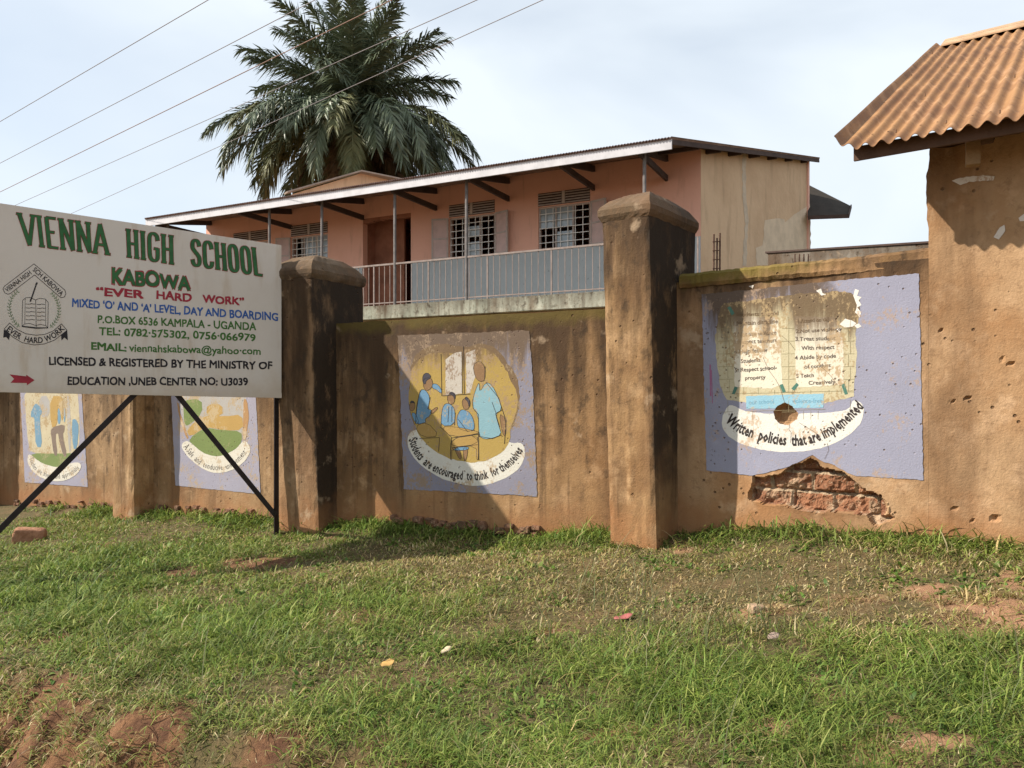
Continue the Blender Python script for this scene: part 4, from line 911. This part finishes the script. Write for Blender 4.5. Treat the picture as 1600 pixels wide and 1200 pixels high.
sprig([(212,408),(140,480),(108,590),(125,690),(180,790),(232,830)], 1); mbuild(mb, 'laurel', m_ol, board); mb = MB(); sprig([(605,430),(665,510),(692,610),(685,700),(640,780),(585,840)], 1)
mbuild(mb, 'laurel', m_ol, board)

# ---------------------------------------------------------------- school block
school = thing('school_building', PW.p(0, -1.4, -2), 'pink two storey school building with blue dado, railed veranda and corrugated roof', 'building')
ZS = 2.10                                  # veranda slab top
uL = PW.hit(322, 400)[0]; uR = PW.hit(1095, 400)[0]
CF = PW.p(uR, 0, 0)                        # front right corner
CBk = Vector((.3875*21.1, 21.1, 0))        # rear right corner
ZFT, ZBT = 5.30, 6.40
t = NT('pink_wall', .85).base((.78,.43,.32)); t.mix(t.ramp(t.noise(1.1, 5), .4, .7, 0, .5), (.69,.37,.265)); t.mix(t.ramp(t.noise(2, 6, (3,3,.5)), .55, .75, 0, .4), (.42,.22,.16)); t.bump(t.noise(12), .006); m_pink = t.done()
t = NT('blue_dado', .8).base((.46,.495,.505)); t.mix(t.ramp(t.noise(1.6, 6), .45, .7, 0, .5), (.39,.43,.445)); t.mix(t.ramp(t.noise(7, 5), .66, .74, 0, .7), (.16,.18,.18)); m_dado = t.done()
t = NT('side_plaster', .92).base((.66,.46,.29)); t.mix(t.ramp(t.noise(.7, 6), .42, .66, 0, .8), (.56,.375,.23)); t.mix(t.ramp(t.noise(1.3, 7, (3,3,.45)), .50, .72, 0, .7), (.43,.29,.18)); t.bump(t.noise(9), .012); m_side = t.done()
def rect(x0, y0, x1, y1): # pixel box on the front wall -> u0,u1,z0,z1 (z from the left edge)
    ua, za = PW.hit(x0, y1); ub, zb = PW.hit(x1, y0); zc = PW.hit(x0, y0)[1]; return ua, ub, za, zc
WIN = {}
WIN['a'] = rect(365, 377, 418, 430); WIN['b'] = rect(455, 367, 512, 418); WIN['c'] = rect(702, 342, 773, 409); WIN['d'] = rect(841, 329, 922, 399)
zsill = sum(WIN[k][2] for k in 'bcd')/3; ztopw = sum(WIN[k][3] for k in 'bcd')/3
for k in WIN: WIN[k] = (WIN[k][0], WIN[k][1], zsill, ztopw)
DU0, DU1 = PW.hit(567, 400)[0], PW.hit(642, 400)[0]; DZ = PW.hit(605, 337)[1]
ops = [WIN[k] for k in WIN]+[(DU0, DU1, ZS, DZ)]
mb = MB(); us = sorted({uL, uR}|{o[0] for o in ops}|{o[1] for o in ops}); zs = sorted({-2.2, ZFT, ZS, zsill, ztopw, DZ})
for i in range(len(us)-1):
    for j in range(len(zs)-1):
        cu = (us[i]+us[i+1])/2; cz = (zs[j]+zs[j+1])/2
        if any(o[0] < cu < o[1] and o[2] < cz < o[3] for o in ops): continue
        for v in (0, -.2): mb.add([PW.p(us[i],zs[j],v),PW.p(us[i+1],zs[j],v),PW.p(us[i+1],zs[j+1],v),PW.p(us[i],zs[j+1],v)], [(0,1,2,3)])
for (a, b, c, d) in ops:
    for (p, q) in (((a,c),(a,d)),((b,c),(b,d)),((a,d),(b,d)),((a,c),(b,c))): mb.add([PW.p(*p,0),PW.p(*q,0),PW.p(*q,-.2),PW.p(*p,-.2)], [(0,1,2,3)])
mb.build('front_wall', m_pink, school)
# side, rear and far end walls
mb = MB(); BLk = PW.p(uL, 0, -7.5)
def wallquad(mb, a, b, za, zb, th=.2, z0=-2.2):
    d = (b-a).normalized(); n = Vector((-d.y, d.x, 0))*th
    f = lambda p, z: Vector((p.x, p.y, z))
    mb.hexa([f(a,z0), f(b,z0), f(b+n,z0), f(a+n,z0)], [f(a,za), f(b,zb), f(b+n,zb), f(a+n,za)])
wallquad(mb, CF+Vector((0.004,0.008,0)), CBk, ZFT, ZBT); sw = mb.build('side_wall', m_side, school)
mb = MB(); wallquad(mb, CBk, BLk, ZBT, ZBT); wallquad(mb, BLk, PW.p(uL, 0, -.21), ZBT, ZFT); mb.build('rear_wall', m_pink, school)
PSd = Plane((CF.x, CF.y), (CBk.x-CF.x, CBk.y-CF.y))
def patch(mb, poly, v=.006): sheet(mb, PSd, poly, v, amp=1.0, step=6, seed=4)
mb = MB(); patch(mb, [(1183,415),(1180,388),(1192,384),(1194,345),(1205,342),(1225,342),(1226,348),(1236,338),(1258,325),(1266,318),(1267,415)]); mbuild(mb, 'cement_patch', plain('pale_cement', (.70,.55,.39), .9, .18, 3), sw)
mb = MB(); patch(mb, [(1160,232),(1166,232),(1165,300),(1169,345),(1166,415),(1160,415),(1164,350),(1160,300)], .008); mbuild(mb, 'cement_seam', plain('seam_cement', (.62,.50,.37), .9, .2, 5), sw)
mb = MB()
for a, b in ((uL+.01, DU0-.01), (DU1+.01, uR-.005)): mb.pbox(PW, a, b, ZS+.005, zsill-.015, .001, .012)
mb.build('dado', m_dado, school)
# passage behind the doorway
m_brown = plain('passage_brown', (.36,.155,.095), .9, .3, 3)
mb = MB(); mb.pbox(PW, DU0-.12, DU0-.005, ZS, DZ+.1, -2.6, -.21); mb.pbox(PW, DU1+.005, DU1+.1, ZS, DZ+.1, -2.6, -.21); mb.pbox(PW, DU0-.12, DU1+.1, ZS, DZ+.1, -2.7, -2.61); mb.pbox(PW, DU0-.12, DU1+.1, DZ+.11, DZ+.2, -2.7, -.21); mb.pbox(PW, DU0-.004, DU0+(DU1-DU0)*.62, ZS, DZ+.1, -.62, -.55); mb.build('doorway_passage', m_brown, school)
mb = MB(); n = 14
for i in range(n):
    a = DU0+(DU1-DU0)*i/n; b = DU0+(DU1-DU0)*(i+1)/n; h = .06+.05*random.random()+(.05 if i < 3 else 0); mb.pbox(PW, a+.001, b-.001, DZ-h, DZ-.001, -.15, -.012)
mb.build('broken_lintel', m_brown, school)
# veranda slab, balustrade, posts
m_slab = plaster('slab_concrete', 2.2, light=(.44,.43,.34), mid=(.36,.37,.29), zbot=-9, stain_h=.6, stain=.6, off=50)
uE0, uE1 = PE.hit(228, 350)[0], PE.hit(1050, 230)[0]
PP = Plane((PE.o-PE.n*.25).xy, PE.d.xy)    # line of posts
mb = MB(); N = 60
mb.pbox(PE, uE0+.6, uE1-.4, ZS-.32, ZS, -ED+.005, -.12); slab_o = mb.build('veranda_slab', m_slab, school, bevel=.01)
mb = MB(); mb.pbox(PE, uE0+.6, uE1-.4, -2.2, ZS-.33, -.6, -.3); mb.build('lower_wall', m_side, school)
m_rail = plain('rail_paint', (.30,.235,.205), .5, .3, 10); m_post = plain('post_steel', (.20,.18,.17), .5, .35, 8)
ZR = ZS+.98
rail = link('railing', None, None, school)
mb = MB(); mb.bar(PP.p(uE0+.7, ZR, 0), PP.p(uE1-.5, ZR, 0), .04, .04); mb.bar(PP.p(uE0+.7, ZS+.07, 0), PP.p(uE1-.5, ZS+.07, 0), .025, .025); mb.build('handrail', m_rail, rail)
ua = PP.hit(565, 440)[0]; ub = PP.hit(955, 420)[0]; n = 41
for i in range(-34, n+12):
    u = ua+(ub-ua)*(i+.4)/n; mb = MB(); w = .030 if i % 10 == 2 else .014; mb.bar(PP.p(u, ZS, 0), PP.p(u, ZR-.02, 0), w, w); mb.build('baluster', m_rail, rail)
for x in (262, 421, 503, 617, 729, 1007):
    u = PP.hit(x, 350)[0]; mb = MB(); mb.tube([PP.p(u, ZS, 0), PP.p(u, 4.92, 0)], .036, 8); mb.build('post', m_post, school)
# roof over everything
ZE_ = 4.86; slope = (ZFT+.02-ZE_)/ED
m_roof = corrugated_mat('school_sheet', (.30,.20,.16), (.20,.10,.065), .6); m_white = plain('fascia_white', (.62,.60,.62), .6, .15, 4); m_beam = plain('rafter_dark', (.085,.055,.045), .85, .3, 4)
RB = [PE.p(uE1, 0, -.0), CBk+(CBk-CF).normalized()*.25+PE.d*.18, BLk+Vector((-.6,.4,0)), PE.p(uE0, 0, 0)]
mb = MB(); nn = 240; f0 = []; f1 = []
# corrugated sheet: front edge runs along the eave, back edge along the rear wall
for lay in (0, 1):
    base = len(mb.v); rows = 6
    for j in range(rows+1):
        q = j/rows
        for i in range(nn*4+1):
            a = i/(nn*4); p = RB[3].lerp(RB[0], a).lerp(RB[2].lerp(RB[1], a), q); z = (ZE_+.10)*(1-q)+(ZBT+.12)*q
            p2 = p+PE.n*(.05*(1-q)); mb.v.append((p2.x, p2.y, z+.018*math.cos(2*math.pi*i/4/1.0)-lay*.02))
    for j in range(rows):
        for i in range(nn*4): k = base+j*(nn*4+1)+i; mb.f.append((k, k+1, k+nn*4+2, k+nn*4+1))
mb.build('roof', m_roof, school)
mb = MB(); mb.bar(PE.p(uE0, ZE_-.02, 0), PE.p(uE1, ZE_-.02, 0), .03, .20); mb.build('fascia_board', m_white, school, bevel=.004)
mb = MB(); q0 = RB[0]+Vector((0,0,ZE_+.03))-PE.d*.03; q1 = RB[1]+Vector((0,0,ZBT+.055))-PE.d*.03; mb.bar(q0, q1, .03, .10); mb.build('verge_board', m_beam, school)
for i in range(7):
    q = (i+1.2)/8; c = RB[0].lerp(RB[1], q); z = (ZE_)*(1-q)+(ZBT+.02)*q; mb = MB(); mb.bar(c+Vector((0,0,z))-PE.d*1.2, c+Vector((0,0,z))-PE.d*.06, .06, .09); mb.build('purlin_end', m_beam, school)
for xw in (330, 455, 568, 682, 795, 928, 1042):
    u = PW.hit(xw, 280)[0]; mb = MB()
    a = PW.p(u, ZFT-.10, .01); b = PE.p((a-PE.o).dot(PE.d), ZE_-.02, -.03)
    mb.bar(a, b, .07, .14); a2 = PW.p(u, ZE_-.10, .01); mb.bar(a2, b+Vector((0,0,-.06))-PE.n*.03, .06, .13); mb.build('rafter', m_beam, school)
# windows
m_fr = plain('window_steel', (.50,.42,.38), .6, .2, 8); m_bar = plain('window_bars', (.84,.81,.78), .6, .15, 8); m_shut = plain('shutter_glass', (.60,.42,.38), .35, .15, 5)
t = NT('pane_glass', .12).base((.30,.35,.38)); t.b.inputs['Specular IOR Level'].default_value = .8; t.mix(t.ramp(t.noise(2), .4, .7, 0, .6), (.42,.46,.48)); m_glass = t.done()
def window(key, panes, shut_l, shut_r):
    a, b, c, d = WIN[key]; w = (b-a); th = .06
    lv = (d-c)*.22
    o = link('window', None, None, school)
    mb = MB()
    for (x0, x1, y0, y1) in ((a,b,c,c+.04),(a,b,d-.04,d),(a,a+.04,c+.041,d-.041),(b-.04,b,c+.041,d-.041),(a+w/3-.02,a+w/3+.02,c+.041,d-.041),(a+2*w/3-.02,a+2*w/3+.02,c+.041,d-.041)): mb.pbox(PW, x0, x1, y0, y1, -.09, -.04)
    mb.build('window_frame', m_fr, o)
    mb = MB(); nxb, nyb = 7, 6
    for i in range(1, nxb): u = a+w*i/nxb; mb.pbox(PW, u-.008, u+.008, c+.042, d-.042, -.036, -.02)
    for j in range(1, nyb): z = c+(d-c)*j/nyb; mb.pbox(PW, a+.03, b-.03, z-.008, z+.008, -.018, -.004)
    mb.build('burglar_bars', m_bar, o)
    for (i, y0, y1) in panes:
        mb = MB(); mb.pbox(PW, a+w*i/3+.022, a+w*(i+1)/3-.022, c+(d-c)*y0+.042, c+(d-c)*y1-.042, -.072, -.066); mb.build('pane', m_glass, o)
    # louvred vent above
    mb = MB(); z0 = d+.03; z1 = d+.30
    for k in range(5):
        z = z0+(z1-z0)*k/4.4; 
        for (x0, x1) in ((a, a+w*.46), (a+w*.54, b)): mb.hexa([PW.p(x0,z,.03),PW.p(x1,z,.03),PW.p(x1,z+.02,.003),PW.p(x0,z+.02,.003)],[PW.p(x0,z+.018,.03),PW.p(x1,z+.018,.03),PW.p(x1,z+.038,.003),PW.p(x0,z+.038,.003)])
    mb.pbox(PW, a+w*.47, a+w*.53, z0, z1+.02, .003, .032); lo_ = mb.build('vent_louvre', m_fr, o); mb = MB(); mb.pbox(PW, a, b, z0-.01, z1+.03, -.004, .0025); mb.build('vent_shade_backing', m_beam, o)  # flat dark sheet stands for the shade between the slats
    for (on, side) in ((shut_l, -1), (shut_r, 1)):
        if not on: continue
        e = a if side < 0 else b; L_ = w/3*1.0; ang = R(18)
        P0 = PW.p(e+side*.02, 0, .015); dd = (PW.d*side*math.cos(ang)+PW.n*math.sin(ang)); Q = Plane(P0.xy, dd.xy if side > 0 else (-dd).xy)
        rng_ = (0, L_) if side > 0 else (-L_, 0); so = link('shutter', None, None, school); mb = MB(); mb2 = MB()
        x0, x1 = rng_
        for (p, q_, y0, y1) in ((x0,x1,c,c+.045),(x0,x1,d-.045,d),(x0,x0+.04,c+.046,d-.046),(x1-.04,x1,c+.046,d-.046),(x0+.041,x1-.041,(c+d)/2-.02,(c+d)/2+.02)): mb.pbox(Q, p, q_, y0, y1, -.02, .015)
        mb.build('shutter_frame', m_fr, so); mb2.pbox(Q, x0+.038, x1-.038, c+.044, d-.044, -.006, .002); mb2.build('shutter_pane', m_shut, so)
window('a', [(0,0,1),(1,0,1)], 0, 0); window('b', [(1,0,1),(2,.3,1)], 1, 0); window('c', [(1,0,.42),(1,.45,.8)], 1, 1); window('d', [(0,.48,1),(1,0,.45),(1,.48,1)], 0, 1)
# small lean-to roof showing past the rear corner
mb = MB(); p0 = at(1262,288,22.5); p1 = at(1330,322,21.5); p2 = at(1326,338,20.5); p3_ = at(1262,338,20.6)
for k, e in enumerate((0, -.03)):
    b = len(mb.v); n = 24
    for i in range(n+1):
        for (pa, pb) in ((p0,p3_),(p1,p2)): pass
    for i in range(n+1):
        q = i/n
        for (pa, pb) in ((p0, p1), (p3_, p2)):
            c = pa.lerp(pb, 0 if False else q); mb.v.append((c.x, c.y, c.z+e))
    for i in range(n): mb.f.append((b+2*i, b+2*i+1, b+2*i+3, b+2*i+2))
rr = mb.build('rear_roof', plain('rear_sheet', (.045,.036,.028), .9, .3, 3), school)  # near-black colour carries the shade of the roof's underside
mb = MB(); mb.bar(p3_+Vector((0,-.02,-.04)), p2+Vector((0,-.02,-.0)), .03, .10); mb.bar(p1, p2, .03, .09); mb.build('rear_fascia', m_beam, rr)

# ---------------------------------------------------------------- other things behind the wall
rb = thing('rear_block', at(560,600,27), 'tan plastered gable of a block rising behind the school roof', 'building')
mb = MB(); a = at(455,304,25.5); b = at(563,271,27.0); c = at(640,287,28.2)
def col(p, z): return Vector((p.x, p.y, z))
bk = Vector((2.0, 5, 0))
mb.hexa([col(a,-2), col(b,-2), col(b+bk,-2), col(a+bk,-2)], [a, b, b+bk, a+bk]); mb.hexa([col(b,-2)+Vector((.004,0,0)), col(c,-2), col(c+bk,-2), col(b+bk,-2)+Vector((.004,0,0))], [b+Vector((.004,0,0)), c, c+bk, b+bk+Vector((.004,0,0))])
mb.build('gable_wall', m_side, rb)
mb = MB(); mb.bar(a+Vector((-.15,-.1,.03)), b+Vector((0,-.1,.03)), .35, .05); mb.bar(b+Vector((0,-.1,.03)), c+Vector((.3,-.1,-.02)), .35, .05); mb.build('roof_edge', plain('grey_sheet_edge', (.36,.30,.25), .8), rb)
fw = thing('compound_wall', at(1360,600,12.5), 'low grey concrete block wall behind the mural panel', 'wall')
mb = MB(); p = at(1200,396,13.4); q = at(1520,376,11.4); d_ = Vector((.1,.25,0)); mb.hexa([col(p,-1.6), col(q,-1.6), col(q+d_,-1.6), col(p+d_,-1.6)], [p, q, q+d_, p+d_]); mb.build('block_wall', plaster('grey_block', 2.4, light=(.25,.22,.18), mid=(.18,.15,.12), zbot=-9, stain_h=.5, stain=.4, off=60), fw)
mb = MB(); mb.bar(p+Vector((0,0,.02))+d_/2, q+Vector((0,0,.02))+d_/2, .3, .03); mb.build('block_coping', m_beam, fw)
m_bar2 = plain('rusty_bar', (.10,.05,.035), .8)
sb = thing('starter_bars', at(1120,600,8.2), 'cluster of rusty steel reinforcing bars standing up behind the mural wall', 'rebar')
for x, yt in ((1115,366),(1120,372),(1124.5,364)):
    mb = MB(); a = at(x, 470, 8.3); b = at(x+.5, yt, 8.3); b.z = b.z; mb.tube([Vector((a.x,a.y,-1.2)), a, b], .009, 6); mb.build('steel_bar', m_bar2, sb)
mb = MB()
for y in (378, 392, 406, 420): mb.bar(at(1113.5,y,8.29), at(1126,y-1,8.29), .008)
mb.build('tie_wire', m_bar2, sb)
for x in (1246,):
    sb2 = thing('starter_bars', at(1250,600,9), 'four short steel bar ends poking above the mural wall', 'rebar')
    for k in range(4):
        mb = MB(); a = at(1242+k*7, 430, 9); b = at(1242+k*7, 397, 9); mb.tube([Vector((a.x,a.y,-.9)), b], .007, 6); mb.build('steel_bar', m_bar2, sb2)

# ---------------------------------------------------------------- oil palm
hub = at(553, 180, 31.0)
palm = thing('palm_tree', Vector((hub.x, hub.y, -1.5)), 'tall oil palm with a dense dark crown and brown dead skirt behind the school', 'palm tree')
mb = MB(); mb.tube([Vector((hub.x, hub.y, z)) for z in np.linspace(-2, hub.z-.1, 14)], [.42+.05*math.sin(i*2.1) for i in range(13)]+[.55], 14); mb.build('trunk', plain('palm_trunk', (.12,.08,.05), .95, .4, 5, .03), palm, smooth=True)
t = NT('palm_leaf', .45).base((.12,.15,.085)); t.mix(t.ramp(t.noise(1.3), .4, .65), (.085,.11,.065)); t.mix(t.ramp(t.noise(5), .55, .7, 0, .6), (.17,.19,.11)); t.done(); t.b.inputs['Specular IOR Level'].default_value = .45; m_leaf = t.m
t = NT('palm_leaf_old', .6).base((.13,.13,.055)); t.mix(t.ramp(t.noise(1.5), .4, .65), (.085,.10,.045)); t.mix(t.ramp(t.noise(5), .55, .7), (.15,.12,.05)); m_leaf2 = t.done()
t = NT('palm_dead', .9).base((.17,.115,.065)); t.mix(t.ramp(t.noise(3), .4, .65), (.11,.07,.04)); m_dead = t.done()
def frond(az, el, Ln, droop, m, seed, leaf=1.0, label=None, roll=0.):
    r = random.Random(seed); mb = MB(); n = 22; pts = []; p = hub+Vector((0,0,r.uniform(-.1,.2)+(.3 if el > .25 else -.15))); e = el
    h = Vector((math.cos(az), math.sin(az), 0))
    for i in range(n+1):
        pts.append(p.copy()); q = i/n; ee = e-droop*(q**1.5); p = p+(h*math.cos(ee)+Vector((0,0,1))*math.sin(ee))*Ln/n
    mb.tube(pts, [.06*(1-.9*i/n)+.006 for i in range(n+1)], 5)
    side0 = h.cross(Vector((0,0,1))).normalized()
    for k in range(140):
        q = .13+.87*k/140; i = min(int(q*n), n-1); f = q*n-i; c = pts[i].lerp(pts[i+1], f); t_ = (pts[i+1]-pts[i]).normalized(); up = side0.cross(t_)
        for sd in (-1, 1):
            L_ = leaf*(.45+.55*math.sin(math.pi*min(1, q*.9+.12)))*r.uniform(.75,1.15); w = .024+.014*r.random()
            tilt = r.uniform(-.75,.8)+.1
            d = (t_*(.55+.5*q)+side0*sd*(.95-.35*q)+up*tilt*.7+Vector((0,0,-.15))).normalized()
            m1 = c+d*L_*.5+Vector((0,0,-.05*L_)); tp = c+d*L_+Vector((0,0,-.36*L_*r.uniform(.3,1.6)))
            x = d.cross(up if abs(d.dot(up)) < .9 else t_).normalized(); x = (x*math.cos(r.uniform(-1,1))+d.cross(x)*math.sin(r.uniform(-1,1)))*w
            mb.add([c-x*.5, c+x*.5, m1-x, m1+x, tp], [(0,1,3,2),(2,3,4)])
    o = mb.build('frond', m, palm)
    if label: o['label'] = label
sd = 0
for i in range(29):      # young spreading fronds
    q = i/28; az = i*2.39996+.3; el = R(84-68*q**.85+random.uniform(-5,5)); frond(az, el, random.uniform(4.1,4.95), R(16+28*q+random.uniform(-6,10)), m_leaf, i)
for i in range(50):      # older fronds arching over into a dome
    az = i*2.39996+1.1; el = R(random.uniform(-14, 10)); frond(az, el, random.uniform(4.9,6.1), R(random.uniform(55,95)), m_leaf if i % 3 else m_leaf2, 100+i)
for i in range(18):
    az = i*2.39996; frond(az, R(random.uniform(-62,-35)), random.uniform(3.4,4.3), R(random.uniform(25,50)), m_dead if i % 2 else m_leaf2, 200+i, .7, 'dead brown hanging frond' if i % 2 else None)
mb = MB(); s0 = at(563,100,30.8); s1 = at(565,-14,30.8); mb.tube([hub, s0, s1], [.05,.035,.01], 6); mb.build('spear_leaf', m_leaf, palm)

# ---------------------------------------------------------------- overhead wires
m_wire = plain('wire', (.22,.19,.19), .6, .1); m_wire2 = plain('wire_rusty', (.26,.15,.11), .7, .2)
for k, (x0, y0, x1, y1, lab) in enumerate(((0,190,325,0,'topmost of the five thin overhead wires at the upper left'), (0,255,492,0,'second overhead wire from the top left, crossing clear sky'), (0,300,612,0,'rust coloured overhead wire crossing the top of the palm crown'),
                                     (30,318,745,0,'overhead wire crossing the middle of the palm crown'), (115,332,848,0,'lowest overhead wire, meeting the sky beside the signboard top'))):
    zz_ = 6.2; a = at(x0, y0, zz_*FPX/(HOR-y0)); b = at(x1, y1, zz_*FPX/(HOR-y1)); d = b-a; mb = MB()
    A_ = a-d*1.2; B_ = b+d*1.4
    pts = [A_.lerp(B_, q)+Vector((0,0,-.10*math.sin(math.pi*q)*0)) for q in np.linspace(0, 1, 12)]
    mb.tube(pts, .0065 if k != 2 else .008, 6)
    o = mb.build('overhead_wire', m_wire2 if k == 2 else m_wire, smooth=True); tag(o, lab, 'wire', 'overhead wires')

# ---------------------------------------------------------------- loose things on the verge
def rock(name, c, sx, sy, sz, m, seed, label, cat, rot=0., box=.55):
    r = np.random.default_rng(seed); bm = bmesh.new(); bmesh.ops.create_cube(bm, size=2); bmesh.ops.subdivide_edges(bm, edges=bm.edges[:], cuts=5, use_grid_fill=True)
    for v in bm.verts:
        s_ = v.co.normalized(); v.co = v.co*box+s_*(1-box)*1.25
        nn_ = fbm(np.array([v.co.x*2+v.co.z]), np.array([v.co.y*2-v.co.z*1.3]), .9, seed)[0]-.5; v.co *= 1+.28*nn_
        v.co = Vector((v.co.x*sx, v.co.y*sy, v.co.z*sz))
    me = bpy.data.meshes.new(name); bm.to_mesh(me); bm.free(); o = link(name, me, m); o.location = c; o.rotation_euler = (0, .12, rot)
    me.polygons.foreach_set('use_smooth', [True]*len(me.polygons)); return tag(o, label, cat)
t = NT('red_stone', .95).base((.33,.17,.10)); t.mix(t.ramp(t.noise(9, 6), .4, .65), (.24,.115,.065)); t.bump(t.noise(30, 6), .02); m_st = t.done()
p = gpx(46, 846); rock('stone', p+Vector((0,0,.055)), .155, .11, .095, m_st, 3, 'squared reddish stone block lying in the grass beneath the signboard', 'stone', .4, .72)
m_pw = plain('pale_stone', (.46,.31,.20), .9, .3, 30, .006)
p = gpx(1183, 957); rock('pebble', p+Vector((0,0,.018)), .05, .04, .028, m_pw, 8, 'small pale pebble on a bare patch of red soil', 'stone', .2, .5)
def leaf(px, py, L_, W_, m, label, rot, tilt=.4, cup=.3, nm='dead_leaf', cat='leaf', h=.05):
    p = gpx(px, py); mb = MB(); n = 8
    for j in range(n+1):
        q = j/n; w = W_*math.sin(math.pi*(q*.92+.04))**.8
        for s_ in (-1, 0, 1): mb.v.append((q*L_-L_/2, s_*w/2, cup*abs(s_)*w*.5+.25*L_*(q-.5)**2+.004*math.sin(q*9+s_)))
    for j in range(n):
        for k in range(2): a = j*3+k; mb.f.append((a, a+1, a+4, a+3))
    o = mb.build(nm, m, smooth=True); o.location = p+Vector((0,0,h)); o.rotation_euler = (tilt, -.2, rot)
    md = o.modifiers.new('thick', 'SOLIDIFY'); md.thickness = .0012
    return tag(o, label, cat)
m_lf1 = plain('leaf_orange', (.50,.30,.10), .8, .3, 20); m_lf2 = plain('leaf_straw', (.58,.47,.30), .8, .3, 20); m_lf3 = plain('scrap_red', (.36,.11,.10), .7, .3, 20)
leaf(606, 1052, .085, .05, m_lf1, 'curled orange dead leaf lying in the near grass', .3, .35)
leaf(697, 1030, .085, .035, m_lf2, 'pale straw coloured dead leaf tilted up in the near grass', .9, .3)
leaf(975, 970, .13, .06, m_lf3, 'faded red scrap of litter in the dry grass below the tall pillar', .1, .15, .15, 'litter_scrap', 'litter', .02)
leaf(1208, 1007, .08, .05, plain('scrap_pale', (.33,.24,.19), .7, .3, 20), 'small pale scrap half hidden in tall grass near the pebble', .5, .3, .2, 'litter_scrap', 'litter', .04)
